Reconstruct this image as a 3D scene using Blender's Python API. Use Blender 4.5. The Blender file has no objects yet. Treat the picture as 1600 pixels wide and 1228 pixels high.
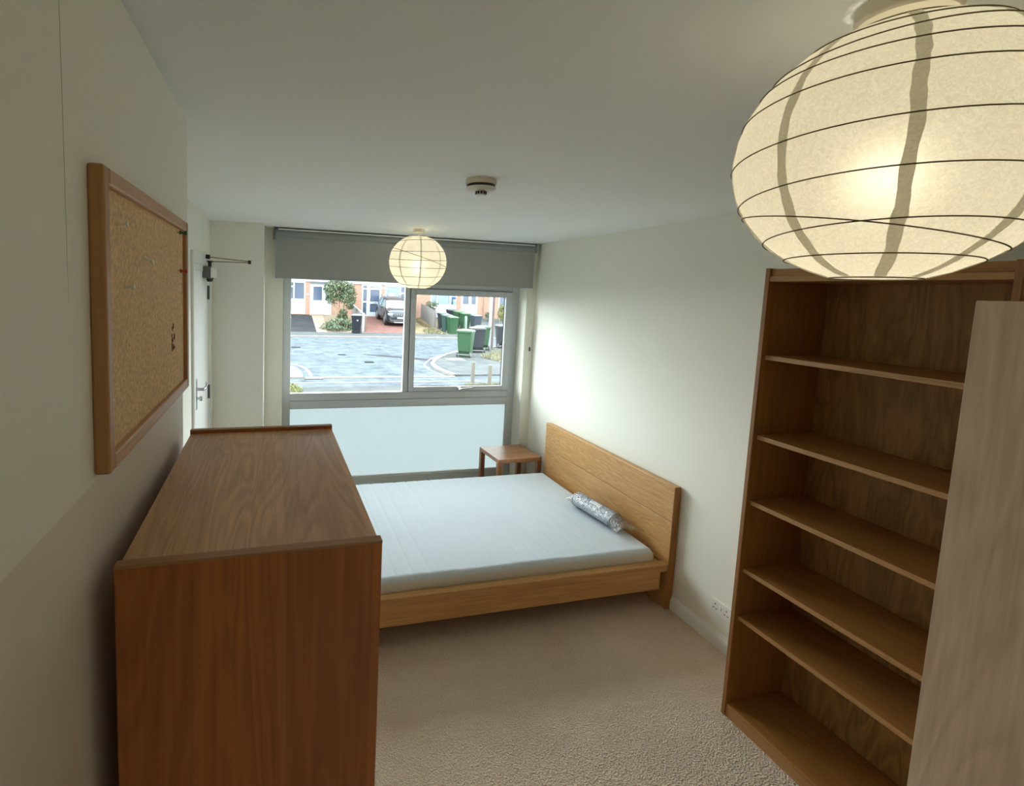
import bpy, bmesh, math, random
from mathutils import Vector, Matrix, noise as mnoise

scene = bpy.context.scene
random.seed(7)
PI = math.pi

# ------------------------------------------------------------------ camera
cam_data = bpy.data.cameras.new('camera')
cam = bpy.data.objects.new('camera', cam_data)
scene.collection.objects.link(cam)
F_PX, CX, CY = 799.467, 651.271, 534.097
YAW, PITCH, ROLL, EYE = 0.267633, 0.098006, -0.036653, 1.9144
fw = Vector((math.sin(YAW) * math.cos(PITCH), math.cos(YAW) * math.cos(PITCH), -math.sin(PITCH)))
r0 = Vector((math.cos(YAW), -math.sin(YAW), 0))
d0 = fw.cross(r0)
rt = r0 * math.cos(ROLL) + d0 * math.sin(ROLL)
dn = -r0 * math.sin(ROLL) + d0 * math.cos(ROLL)
cam.matrix_world = Matrix(((rt.x, -dn.x, -fw.x, 0), (rt.y, -dn.y, -fw.y, 0), (rt.z, -dn.z, -fw.z, EYE), (0, 0, 0, 1)))
cam_data.sensor_fit = 'HORIZONTAL'
cam_data.sensor_width = 36.0
cam_data.lens = F_PX / 1600 * 36.0
cam_data.shift_x = (800 - CX) / 1600
cam_data.shift_y = (CY - 614) / 1600
cam_data.clip_start = 0.02
cam_data.clip_end = 400
scene.camera = cam

# ------------------------------------------------------------------ sky, window light, exposure
SKY = 15.3
LAMP_FAR = 50.0
LAMP_NEAR = 38.0
world = bpy.data.worlds.new('overcast_sky')
scene.world = world
world.use_nodes = True
wn = world.node_tree.nodes
wn['Background'].inputs[0].default_value = (0.88, 0.97, 1.0, 1)
wn['Background'].inputs[1].default_value = SKY
pl = bpy.data.lights.new('window_portal', 'AREA')
pl.shape = 'RECTANGLE'; pl.size = 2.26; pl.size_y = 2.0
pl.cycles.is_portal = True
po = bpy.data.objects.new('window_portal', pl)
scene.collection.objects.link(po)
po.location = (1.175, 4.76, 1.05)
po.rotation_euler = (-PI / 2, 0, 0)     # faces into the room
vs = scene.view_settings
vs.view_transform = 'Standard'; vs.look = 'None'; vs.gamma = 1.0; vs.use_curve_mapping = False
vs.exposure = 0.15
cy = scene.cycles
cy.max_bounces = 20; cy.diffuse_bounces = 14; cy.glossy_bounces = 4; cy.transmission_bounces = 8; cy.transparent_max_bounces = 12
cy.use_denoising = True
cy.sample_clamp_indirect = 8.0
cy.caustics_reflective = False; cy.caustics_refractive = False

# ------------------------------------------------------------------ helpers
def lin(r, g, b):
    f = lambda c: ((c / 255 + 0.055) / 1.055) ** 2.4 if c / 255 > 0.04045 else c / 255 / 12.92
    return (f(r), f(g), f(b), 1)

def new_mat(name):
    m = bpy.data.materials.new(name); m.use_nodes = True
    nt = m.node_tree
    return m, nt, nt.nodes, nt.links, nt.nodes['Principled BSDF']

def plain(name, c, rough=0.5, metal=0.0, var=0.0, vscale=8.0, bump=0.0, bscale=60.0, spec=0.5, alpha=None, emit=None):
    m, nt, N, L, P = new_mat(name)
    P.inputs['Base Color'].default_value = c
    P.inputs['Roughness'].default_value = rough
    P.inputs['Metallic'].default_value = metal
    P.inputs['Specular IOR Level'].default_value = spec
    if var or bump:
        tc = N.new('ShaderNodeTexCoord')
    if var:
        n = N.new('ShaderNodeTexNoise'); n.inputs['Scale'].default_value = vscale; n.inputs['Detail'].default_value = 6
        L.new(tc.outputs['Object'], n.inputs['Vector'])
        mr = N.new('ShaderNodeMapRange'); mr.inputs['From Min'].default_value = 0.3; mr.inputs['From Max'].default_value = 0.7
        mr.inputs['To Min'].default_value = 1 - var; mr.inputs['To Max'].default_value = 1 + var
        L.new(n.outputs['Fac'], mr.inputs['Value'])
        mx = N.new('ShaderNodeVectorMath'); mx.operation = 'SCALE'
        mx.inputs[0].default_value = c[:3]
        L.new(mr.outputs['Result'], mx.inputs['Scale'])
        L.new(mx.outputs['Vector'], P.inputs['Base Color'])
    if bump:
        n = N.new('ShaderNodeTexNoise'); n.inputs['Scale'].default_value = bscale; n.inputs['Detail'].default_value = 4
        L.new(tc.outputs['Object'], n.inputs['Vector'])
        b = N.new('ShaderNodeBump'); b.inputs['Strength'].default_value = bump; b.inputs['Distance'].default_value = 0.01
        L.new(n.outputs['Fac'], b.inputs['Height']); L.new(b.outputs['Normal'], P.inputs['Normal'])
    if emit:
        P.inputs['Emission Color'].default_value = emit[0]; P.inputs['Emission Strength'].default_value = emit[1]
    return m

def wood(name, dark, light, axis='z', rough=0.45, across=9.0, along=0.7, fig=0.5, strip=None, contrast=1.0, bands=14.0):
    """grain along axis; strip=(axis index, width, offset): veneer leaves of slightly different tone"""
    m, nt, N, L, P = new_mat(name)
    tc = N.new('ShaderNodeTexCoord')
    mp = N.new('ShaderNodeMapping')
    s = [across, across, across]; s['xyz'.index(axis)] = along
    mp.inputs['Scale'].default_value = s
    L.new(tc.outputs['Object'], mp.inputs['Vector'])
    n1 = N.new('ShaderNodeTexNoise'); n1.inputs['Scale'].default_value = 1.0; n1.inputs['Detail'].default_value = 3; n1.inputs['Distortion'].default_value = 0.7
    L.new(mp.outputs['Vector'], n1.inputs['Vector'])
    # cathedral figure: bands of the stretched noise
    mu = N.new('ShaderNodeMath'); mu.operation = 'MULTIPLY'; mu.inputs[1].default_value = bands
    L.new(n1.outputs['Fac'], mu.inputs[0])
    pp = N.new('ShaderNodeMath'); pp.operation = 'PINGPONG'; pp.inputs[1].default_value = 1.0
    L.new(mu.outputs[0], pp.inputs[0])
    mp2 = N.new('ShaderNodeMapping'); s2 = [across * 16] * 3; s2['xyz'.index(axis)] = along * 6
    mp2.inputs['Scale'].default_value = s2
    L.new(tc.outputs['Object'], mp2.inputs['Vector'])
    n2 = N.new('ShaderNodeTexNoise'); n2.inputs['Scale'].default_value = 1.0; n2.inputs['Detail'].default_value = 5
    L.new(mp2.outputs['Vector'], n2.inputs['Vector'])
    a = N.new('ShaderNodeMath'); a.operation = 'MULTIPLY_ADD'; a.inputs[1].default_value = fig * 0.6
    L.new(pp.outputs[0], a.inputs[0])
    b = N.new('ShaderNodeMath'); b.operation = 'MULTIPLY'; b.inputs[1].default_value = 1.0 - fig * 0.5
    L.new(n2.outputs['Fac'], b.inputs[0]); L.new(b.outputs[0], a.inputs[2])
    ramp = N.new('ShaderNodeValToRGB')
    mid = 0.5
    ramp.color_ramp.elements[0].position = max(0, mid - 0.35 / contrast); ramp.color_ramp.elements[0].color = dark
    ramp.color_ramp.elements[1].position = min(1, mid + 0.35 / contrast); ramp.color_ramp.elements[1].color = light
    L.new(a.outputs[0], ramp.inputs['Fac'])
    out = ramp.outputs['Color']
    if strip:
        sx = N.new('ShaderNodeSeparateXYZ'); L.new(tc.outputs['Object'], sx.inputs[0])
        q = N.new('ShaderNodeMath'); q.operation = 'ADD'; q.inputs[1].default_value = strip[2]
        L.new(sx.outputs[strip[0]], q.inputs[0])
        dv = N.new('ShaderNodeMath'); dv.operation = 'DIVIDE'; dv.inputs[1].default_value = strip[1]; L.new(q.outputs[0], dv.inputs[0])
        fl = N.new('ShaderNodeMath'); fl.operation = 'FLOOR'; L.new(dv.outputs[0], fl.inputs[0])
        wnz = N.new('ShaderNodeTexWhiteNoise'); wnz.noise_dimensions = '1D'; L.new(fl.outputs[0], wnz.inputs['W'])
        mr = N.new('ShaderNodeMapRange'); mr.inputs['To Min'].default_value = 0.82; mr.inputs['To Max'].default_value = 1.12
        L.new(wnz.outputs['Value'], mr.inputs['Value'])
        vm = N.new('ShaderNodeVectorMath'); vm.operation = 'SCALE'
        L.new(out, vm.inputs[0]); L.new(mr.outputs['Result'], vm.inputs['Scale']); out = vm.outputs['Vector']
    L.new(out, P.inputs['Base Color'])
    P.inputs['Roughness'].default_value = rough
    bp = N.new('ShaderNodeBump'); bp.inputs['Strength'].default_value = 0.08; bp.inputs['Distance'].default_value = 0.002
    L.new(n2.outputs['Fac'], bp.inputs['Height']); L.new(bp.outputs['Normal'], P.inputs['Normal'])
    return m

def glass_mat(name, gloss=0.06, tint=(1, 1, 1, 1), rough=0.0):
    m = bpy.data.materials.new(name); m.use_nodes = True
    N, L = m.node_tree.nodes, m.node_tree.links
    N.remove(N['Principled BSDF'])
    t = N.new('ShaderNodeBsdfTransparent'); t.inputs[0].default_value = tint
    g = N.new('ShaderNodeBsdfGlossy'); g.inputs['Roughness'].default_value = rough
    mx = N.new('ShaderNodeMixShader'); mx.inputs[0].default_value = gloss
    L.new(t.outputs[0], mx.inputs[1]); L.new(g.outputs[0], mx.inputs[2])
    L.new(mx.outputs[0], N['Material Output'].inputs['Surface'])
    return m

def frosted_mat(name):
    m = bpy.data.materials.new(name); m.use_nodes = True
    N, L = m.node_tree.nodes, m.node_tree.links
    N.remove(N['Principled BSDF'])
    t = N.new('ShaderNodeBsdfTranslucent'); t.inputs[0].default_value = (0.50, 0.54, 0.54, 1)
    r = N.new('ShaderNodeBsdfRefraction'); r.inputs['Color'].default_value = (0.80, 0.84, 0.84, 1)
    r.inputs['Roughness'].default_value = 0.36; r.inputs['IOR'].default_value = 1.25
    d = N.new('ShaderNodeBsdfDiffuse'); d.inputs[0].default_value = (0.75, 0.8, 0.78, 1)
    m1 = N.new('ShaderNodeMixShader'); m1.inputs[0].default_value = 0.72
    L.new(t.outputs[0], m1.inputs[1]); L.new(r.outputs[0], m1.inputs[2])
    m2 = N.new('ShaderNodeMixShader'); m2.inputs[0].default_value = 0.20
    L.new(m1.outputs[0], m2.inputs[1]); L.new(d.outputs[0], m2.inputs[2])
    L.new(m2.outputs[0], N['Material Output'].inputs['Surface'])
    return m

def paper_mat(name, c, trans):
    m = bpy.data.materials.new(name); m.use_nodes = True
    N, L = m.node_tree.nodes, m.node_tree.links
    N.remove(N['Principled BSDF'])
    tc = N.new('ShaderNodeTexCoord')
    n = N.new('ShaderNodeTexNoise'); n.inputs['Scale'].default_value = 110; n.inputs['Detail'].default_value = 8; n.inputs['Distortion'].default_value = 2.5
    L.new(tc.outputs['Object'], n.inputs['Vector'])
    mr = N.new('ShaderNodeMapRange'); mr.inputs['From Min'].default_value = 0.3; mr.inputs['From Max'].default_value = 0.7
    mr.inputs['To Min'].default_value = 0.86; mr.inputs['To Max'].default_value = 1.04
    L.new(n.outputs['Fac'], mr.inputs['Value'])
    vm = N.new('ShaderNodeVectorMath'); vm.operation = 'SCALE'; vm.inputs[0].default_value = c[:3]
    L.new(mr.outputs['Result'], vm.inputs['Scale'])
    d = N.new('ShaderNodeBsdfDiffuse'); t = N.new('ShaderNodeBsdfTranslucent')
    L.new(vm.outputs['Vector'], d.inputs[0]); L.new(vm.outputs['Vector'], t.inputs[0])
    b = N.new('ShaderNodeBump'); b.inputs['Strength'].default_value = 0.35; b.inputs['Distance'].default_value = 0.004
    n3 = N.new('ShaderNodeTexNoise'); n3.inputs['Scale'].default_value = 22; n3.inputs['Detail'].default_value = 4
    L.new(tc.outputs['Object'], n3.inputs['Vector'])
    L.new(n3.outputs['Fac'], b.inputs['Height']); L.new(b.outputs['Normal'], d.inputs['Normal'])
    rf = N.new('ShaderNodeBsdfRefraction'); rf.inputs['IOR'].default_value = 1.25; rf.inputs['Roughness'].default_value = 1.0
    L.new(vm.outputs['Vector'], rf.inputs[0])
    mt = N.new('ShaderNodeMixShader'); mt.inputs[0].default_value = 0.10
    L.new(t.outputs[0], mt.inputs[1]); L.new(rf.outputs[0], mt.inputs[2])
    mx = N.new('ShaderNodeMixShader'); mx.inputs[0].default_value = trans
    L.new(d.outputs[0], mx.inputs[1]); L.new(mt.outputs[0], mx.inputs[2])
    L.new(mx.outputs[0], N['Material Output'].inputs['Surface'])
    return m

def carpet_mat(name):
    m, nt, N, L, P = new_mat(name)
    tc = N.new('ShaderNodeTexCoord')
    n = N.new('ShaderNodeTexNoise'); n.inputs['Scale'].default_value = 170; n.inputs['Detail'].default_value = 3
    v = N.new('ShaderNodeTexVoronoi'); v.inputs['Scale'].default_value = 130
    n3 = N.new('ShaderNodeTexNoise'); n3.inputs['Scale'].default_value = 3; n3.inputs['Detail'].default_value = 4
    for x in (n, v, n3): L.new(tc.outputs['Object'], x.inputs['Vector'])
    r = N.new('ShaderNodeValToRGB')
    r.color_ramp.elements[0].position = 0.3; r.color_ramp.elements[0].color = lin(196, 174, 150)
    r.color_ramp.elements[1].position = 0.7; r.color_ramp.elements[1].color = lin(240, 224, 204)
    ad = N.new('ShaderNodeMath'); ad.operation = 'MULTIPLY_ADD'; ad.inputs[1].default_value = 0.75
    ml = N.new('ShaderNodeMath'); ml.operation = 'MULTIPLY'; ml.inputs[1].default_value = 0.25
    L.new(n.outputs['Fac'], ad.inputs[0]); L.new(n3.outputs['Fac'], ml.inputs[0]); L.new(ml.outputs[0], ad.inputs[2])
    L.new(ad.outputs[0], r.inputs['Fac']); L.new(r.outputs['Color'], P.inputs['Base Color'])
    P.inputs['Roughness'].default_value = 0.95; P.inputs['Specular IOR Level'].default_value = 0.1
    P.inputs['Sheen Weight'].default_value = 0.15
    b = N.new('ShaderNodeBump'); b.inputs['Strength'].default_value = 0.9; b.inputs['Distance'].default_value = 0.006
    s = N.new('ShaderNodeMath'); s.operation = 'ADD'
    L.new(n.outputs['Fac'], s.inputs[0]); L.new(v.outputs['Distance'], s.inputs[1])
    L.new(s.outputs[0], b.inputs['Height']); L.new(b.outputs['Normal'], P.inputs['Normal'])
    return m

def asphalt_mat(name, c1, c2, scale=1.2, cracks=True):
    m, nt, N, L, P = new_mat(name)
    tc = N.new('ShaderNodeTexCoord')
    n = N.new('ShaderNodeTexNoise'); n.inputs['Scale'].default_value = scale; n.inputs['Detail'].default_value = 10; n.inputs['Roughness'].default_value = 0.75
    L.new(tc.outputs['Object'], n.inputs['Vector'])
    r = N.new('ShaderNodeValToRGB')
    r.color_ramp.elements[0].position = 0.35; r.color_ramp.elements[0].color = c1
    r.color_ramp.elements[1].position = 0.65; r.color_ramp.elements[1].color = c2
    L.new(n.outputs['Fac'], r.inputs['Fac'])
    L.new(r.outputs['Color'], P.inputs['Base Color'])
    P.inputs['Roughness'].default_value = 0.95; P.inputs['Specular IOR Level'].default_value = 0.05
    return m

def brick_mat(name, c1, c2, mortar):
    m, nt, N, L, P = new_mat(name)
    tc = N.new('ShaderNodeTexCoord'); mp = N.new('ShaderNodeMapping')
    mp.inputs['Rotation'].default_value = (PI / 2, 0, 0)
    L.new(tc.outputs['Object'], mp.inputs['Vector'])
    b = N.new('ShaderNodeTexBrick'); b.inputs['Scale'].default_value = 1.0
    b.inputs['Color1'].default_value = c1; b.inputs['Color2'].default_value = c2; b.inputs['Mortar'].default_value = mortar
    b.inputs['Brick Width'].default_value = 0.225; b.inputs['Row Height'].default_value = 0.075; b.inputs['Mortar Size'].default_value = 0.01
    L.new(mp.outputs['Vector'], b.inputs['Vector']); L.new(b.outputs['Color'], P.inputs['Base Color'])
    P.inputs['Roughness'].default_value = 0.9
    return m

COL = scene.collection
def link_mesh(name, bm, mat, parent=None, smooth=None):
    bmesh.ops.recalc_face_normals(bm, faces=bm.faces[:])
    me = bpy.data.meshes.new(name); bm.to_mesh(me); bm.free()
    if mat is not None:
        for mm in (mat if isinstance(mat, (list, tuple)) else [mat]): me.materials.append(mm)
    if smooth is not None:
        for p in me.polygons: p.use_smooth = True
        try: me.set_sharp_from_angle(angle=math.radians(smooth))
        except Exception: pass
    o = bpy.data.objects.new(name, me); COL.objects.link(o)
    if parent is not None:
        o.parent = parent
        if parent.type == 'EMPTY': o.matrix_parent_inverse = parent.matrix_basis.inverted()
    return o
def tag(o, label, cat, group=None, kind=None):
    if label: o['label'] = label
    if cat: o['category'] = cat
    if group: o['group'] = group
    if kind: o['kind'] = kind
    return o
def thing(name, loc, label, cat, group=None, kind=None):
    o = bpy.data.objects.new(name, None); COL.objects.link(o)
    o.location = loc; o.empty_display_size = 0.1
    return tag(o, label, cat, group, kind)
def copy_tree(root, loc, rz, label):
    r = root.copy(); COL.objects.link(r); r.location = loc; r.rotation_euler = (0, 0, rz); r['label'] = label
    for ch in list(root.children):
        c = ch.copy(); COL.objects.link(c); c.parent = r
        for g in ch.children:
            d = g.copy(); COL.objects.link(d); d.parent = c
    return r

def B(*boxes, bev=0.0, seg=2):
    """boxes given as (x0,x1,y0,y1,z0,z1)"""
    bm = bmesh.new()
    for (x0, x1, y0, y1, z0, z1) in boxes:
        r = bmesh.ops.create_cube(bm, size=1.0)
        bmesh.ops.scale(bm, vec=(x1 - x0, y1 - y0, z1 - z0), verts=r['verts'])
        bmesh.ops.translate(bm, vec=((x0 + x1) / 2, (y0 + y1) / 2, (z0 + z1) / 2), verts=r['verts'])
    if bev: bmesh.ops.bevel(bm, geom=bm.edges[:], offset=bev, segments=seg, affect='EDGES', profile=0.5)
    return bm
def poly_prism(pts, z0, z1):
    bm = bmesh.new()
    a = [bm.verts.new((x, y, z0(x, y) if callable(z0) else z0)) for x, y in pts]
    b = [bm.verts.new((x, y, z1(x, y) if callable(z1) else z1)) for x, y in pts]
    n = len(pts)
    bm.faces.new(a[::-1]); bm.faces.new(b)
    for i in range(n): bm.faces.new((a[i], a[(i + 1) % n], b[(i + 1) % n], b[i]))
    return bm
def tube(paths, r, seg=6, bm=None, closed=False):
    bm = bm or bmesh.new()
    for path in paths:
        pts = [Vector(p) for p in path]; n = len(pts)
        rings = []
        for i, p in enumerate(pts):
            if closed: t = (pts[(i + 1) % n] - pts[i - 1])
            else: t = (pts[min(i + 1, n - 1)] - pts[max(i - 1, 0)])
            t.normalize()
            up = Vector((0, 0, 1)) if abs(t.z) < 0.95 else Vector((1, 0, 0))
            u = t.cross(up).normalized(); v = t.cross(u)
            rr = r[i] if isinstance(r, (list, tuple)) else r
            rings.append([bm.verts.new(p + u * rr * math.cos(2 * PI * k / seg) + v * rr * math.sin(2 * PI * k / seg)) for k in range(seg)])
        m = n if closed else n - 1
        for i in range(m):
            A, Bq = rings[i], rings[(i + 1) % n]
            for k in range(seg): bm.faces.new((A[k], A[(k + 1) % seg], Bq[(k + 1) % seg], Bq[k]))
        if not closed:
            bm.faces.new(rings[0][::-1]); bm.faces.new(rings[-1])
    return bm
def lathe(profile, c, seg=32, bm=None, axis='z', close=True):
    """profile: (radius, height) pairs about the axis through c"""
    bm = bm or bmesh.new()
    rings = []
    for (r, h) in profile:
        ring = []
        for k in range(seg):
            a = 2 * PI * k / seg; p, q = r * math.cos(a), r * math.sin(a)
            if axis == 'z': co = (c[0] + p, c[1] + q, c[2] + h)
            elif axis == 'y': co = (c[0] + p, c[1] + h, c[2] + q)
            else: co = (c[0] + h, c[1] + p, c[2] + q)
            ring.append(bm.verts.new(co))
        rings.append(ring)
    for i in range(len(rings) - 1):
        for k in range(seg): bm.faces.new((rings[i][k], rings[i][(k + 1) % seg], rings[i + 1][(k + 1) % seg], rings[i + 1][k]))
    if close:
        if profile[0][0] > 1e-6: bm.faces.new(rings[0][::-1])
        if profile[-1][0] > 1e-6: bm.faces.new(rings[-1])
    return bm
def quad_plane(pts):
    bm = bmesh.new(); bm.faces.new([bm.verts.new(p) for p in pts]); return bm

# ------------------------------------------------------------------ materials
M = {}
M['wall'] = plain('cream_wall_paint', lin(235, 236, 225), 0.7, bump=0.04, bscale=90, spec=0.2)
M['wall_left'] = plain('cream_panel_paint', lin(243, 242, 232), 0.6, bump=0.03, bscale=60, spec=0.2)
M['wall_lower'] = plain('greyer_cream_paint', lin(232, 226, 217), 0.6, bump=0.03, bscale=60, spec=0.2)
M['ceiling'] = plain('white_ceiling_paint', lin(242, 247, 249), 0.75, bump=0.03, bscale=40, spec=0.2)
M['carpet'] = carpet_mat('beige_carpet')
M['white_gloss'] = plain('white_gloss_paint', lin(236, 238, 236), 0.35)
M['alu'] = plain('grey_window_paint', lin(194, 200, 203), 0.45, spec=0.4)
M['gap'] = plain('dark_rubber', lin(38, 40, 42), 0.8)
M['glass'] = glass_mat('window_glass', 0.05)
M['frost'] = frosted_mat('frosted_glass')
M['blind'] = plain('grey_blind_fabric', lin(160, 162, 160), 0.85, bump=0.03, bscale=400, spec=0.15)
M['blind_rail'] = plain('grey_blind_cassette', lin(140, 146, 146), 0.5)
M['white_plastic'] = plain('white_plastic', lin(232, 231, 224), 0.4)
M['cream_plastic'] = plain('cream_plastic', lin(222, 214, 196), 0.5)
M['dark_plastic'] = plain('dark_plastic', lin(48, 44, 42), 0.5)
M['chrome'] = plain('brushed_chrome', lin(190, 192, 195), 0.25, metal=1.0)
M['grey_metal'] = plain('grey_metal', lin(112, 116, 116), 0.4, metal=0.6)
M['closer_arm'] = plain('bronze_arm', lin(150, 142, 128), 0.4, metal=0.3)
M['wire'] = plain('brown_wire', lin(92, 78, 52), 0.6)
M['paper'] = paper_mat('rice_paper', (0.93, 0.90, 0.80, 1), 0.55)
M['tape'] = paper_mat('double_rice_paper', (0.84, 0.81, 0.71, 1), 0.38)
M['cork'] = plain('cork', lin(236, 204, 164), 0.9, var=0.22, vscale=130, bump=0.3, bscale=220, spec=0.1)
M['pin_frame'] = wood('pinboard_oak', lin(176, 130, 88), lin(212, 168, 124), 'y', 0.45, across=20, along=1.0, fig=0.2)
M['pin_frame_z'] = wood('pinboard_oak_upright', lin(160, 112, 66), lin(194, 146, 94), 'z', 0.45, across=20, along=1.0, fig=0.2)
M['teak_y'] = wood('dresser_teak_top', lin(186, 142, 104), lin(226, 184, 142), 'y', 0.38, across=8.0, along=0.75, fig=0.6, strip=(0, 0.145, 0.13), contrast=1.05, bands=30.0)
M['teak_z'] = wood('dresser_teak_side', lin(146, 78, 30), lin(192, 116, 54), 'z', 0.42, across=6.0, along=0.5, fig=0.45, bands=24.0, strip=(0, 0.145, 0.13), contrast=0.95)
M['teak_x'] = wood('dresser_teak_edge', lin(142, 98, 60), lin(176, 130, 86), 'x', 0.42, across=12, along=0.9, fig=0.2)
M['oak_x'] = wood('bed_oak_along_rail', lin(168, 122, 66), lin(212, 168, 108), 'x', 0.42, across=9, along=0.6, fig=0.35)
M['oak_y'] = wood('bed_oak_along_headboard', lin(166, 120, 66), lin(208, 162, 104), 'y', 0.42, across=13, along=1.1, fig=0.5, contrast=1.15, bands=30.0)
M['oak_z'] = wood('bed_oak_end_grain', lin(132, 88, 42), lin(168, 118, 62), 'z', 0.45, across=14, along=0.8, fig=0.3)
M['table'] = wood('side_table_oak', lin(150, 104, 68), lin(188, 140, 100), 'x', 0.35, across=9, along=0.7, fig=0.4)
M['table_z'] = wood('side_table_leg_oak', lin(140, 94, 60), lin(176, 126, 88), 'z', 0.4, across=12, along=0.8, fig=0.3)
M['book_z'] = wood('bookcase_teak_upright', lin(132, 88, 44), lin(176, 124, 68), 'z', 0.45, across=11, along=0.6, fig=0.4)
M['book_y'] = wood('bookcase_teak_shelf', lin(138, 94, 46), lin(182, 130, 72), 'y', 0.42, across=11, along=0.6, fig=0.3)
M['book_edge'] = wood('bookcase_lipping', lin(150, 108, 66), lin(186, 142, 92), 'y', 0.45, across=18, along=0.8, fig=0.2)
M['book_edge_z'] = wood('bookcase_lipping_upright', lin(130, 86, 46), lin(164, 114, 66), 'z', 0.45, across=18, along=0.8, fig=0.2)
M['book_back'] = wood('bookcase_back_ply', lin(120, 88, 46), lin(176, 136, 80), 'z', 0.6, across=8, along=1.6, fig=0.7)
M['ward'] = wood('wardrobe_ash', lin(176, 152, 126), lin(214, 192, 166), 'z', 0.5, across=5, along=0.5, fig=0.5, bands=26.0)
M['mattress'] = plain('white_mattress_cover', lin(206, 216, 223), 0.85, bump=0.12, bscale=45, spec=0.15)
M['mattress_side'] = plain('cream_mattress_border', lin(214, 210, 198), 0.9, bump=0.1, bscale=200, spec=0.1)

H = 2.4
XL, XR, YW, YF = -0.26, 2.397, 4.477, 4.64
XD, YC, XP, YE = -0.507, 4.265, -0.105, 1.674
YB = -0.45
# ------------------------------------------------------------------ room shell
o = tag(link_mesh('floor', B((XD - 0.1, XR + 0.12, YB - 0.1, YW + 0.17, -0.12, 0.0)), M['carpet']), 'beige cut-pile carpet covering the bedroom floor', 'carpet', kind='structure')
o = tag(link_mesh('ceiling', B((XD - 0.1, XR + 0.12, YB - 0.1, YW + 0.25, H, H + 0.12)), M['ceiling']), 'plain white painted ceiling', 'ceiling', kind='structure')
tag(link_mesh('wall_right', B((XR, XR + 0.12, YB - 0.1, YW + 0.25, 0, H)), M['wall']), 'plain cream wall behind the bed headboard and bookcase', 'wall', kind='structure')
tag(link_mesh('wall_rear', B((XD - 0.1, XR, YB - 0.1, YB, 0, H)), M['wall']), 'plain cream wall behind the viewer', 'wall', kind='structure')
wl = thing('wall_left', (XD, 0, 0), 'cream boxed-out wall carrying the cork pinboard', 'wall', kind='structure')
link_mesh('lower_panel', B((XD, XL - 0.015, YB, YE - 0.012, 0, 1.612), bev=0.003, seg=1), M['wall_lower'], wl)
link_mesh('upper_panel', B((XD, XL, YB, YE, 1.612, H - 0.012), bev=0.003, seg=1), M['wall_left'], wl)
random.seed(5)
ck = []
for k in range(26):
    ck.append((XL + 0.0002, 0.752 + 0.0012 * mnoise.noise(Vector((k * 0.7, 0, 0))) + 0.0035 * k / 26, 2.385 - 0.50 * k / 25))
link_mesh('hairline_crack', tube([ck], [0.0005 * (1 - 0.7 * k / 25) for k in range(26)], 4), plain('crack_line', lin(196, 190, 172), 0.9), wl)
link_mesh('shadow_gap', B((XD, XL - 0.02, YB, YE - 0.01, H - 0.013, H)), M['wall_left'], wl)
# recess wall with a doorway
DY0, DY1, DZ = 3.44, 4.16, 2.03
tag(link_mesh('wall_recess', B((XD - 0.1, XD, YB, DY0, 0, H), (XD - 0.1, XD, DY1, YC, 0, H), (XD - 0.1, XD, DY0, DY1, DZ, H)), M['wall']), 'short cream wall around the white door', 'wall', kind='structure')
tag(link_mesh('wall_pier', B((XD - 0.1, XP, YC, YW + 0.17, 0, H), bev=0.004, seg=2), M['wall']), 'cream pier between the white door and the window', 'wall', kind='structure')
WX0, WX1, WZ0, WZ1 = 0.045, 2.303, 0.075, 2.06
tag(link_mesh('wall_window', B((XP, WX0, YW, YW + 0.25, 0, H), (WX1, XR, YW, YW + 0.25, 0, H), (WX0, WX1, YW, YW + 0.25, WZ1, H), (WX0, WX1, YW, YW + 0.25, -0.05, WZ0)), M['wall']), 'cream wall framing the large window', 'wall', kind='structure')
# unseen overhang, added to cut sky light on the wall beside the window
us = thing('added_overhang', (1.0, YW + 0.6, 2.34), 'unseen overhang added above the bedroom window to cut sky light', 'building', kind='structure')
link_mesh('shading_slab', B((-6, 8, YW + 0.251, YW + 1.15, 2.34, 2.60)), M['white_gloss'], us)
link_mesh('added_upper_wall', B((-6, 8, YW + 0.90, YW + 1.15, 2.60, 5.2)), M['wall'], us)
# skirting boards (moulded top)
def skirting(name, x, ys, label):
    bm = bmesh.new()
    prof = [(0, 0), (-0.018, 0), (-0.018, 0.055), (-0.015, 0.066), (-0.009, 0.072), (-0.006, 0.08), (0, 0.08)]
    rings = [[bm.verts.new((x + a, y, b)) for a, b in prof] for y in ys]
    n = len(prof)
    for k in range(n): bm.faces.new((rings[0][k], rings[0][(k + 1) % n], rings[1][(k + 1) % n], rings[1][k]))
    bm.faces.new(rings[0]); bm.faces.new(rings[1][::-1])
    tag(link_mesh(name, bm, M['white_gloss']), label, 'skirting', kind='structure')
skirting('baseboard_right', XR, (YB, YW), 'white moulded skirting board along the cream wall behind the bed')

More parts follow.
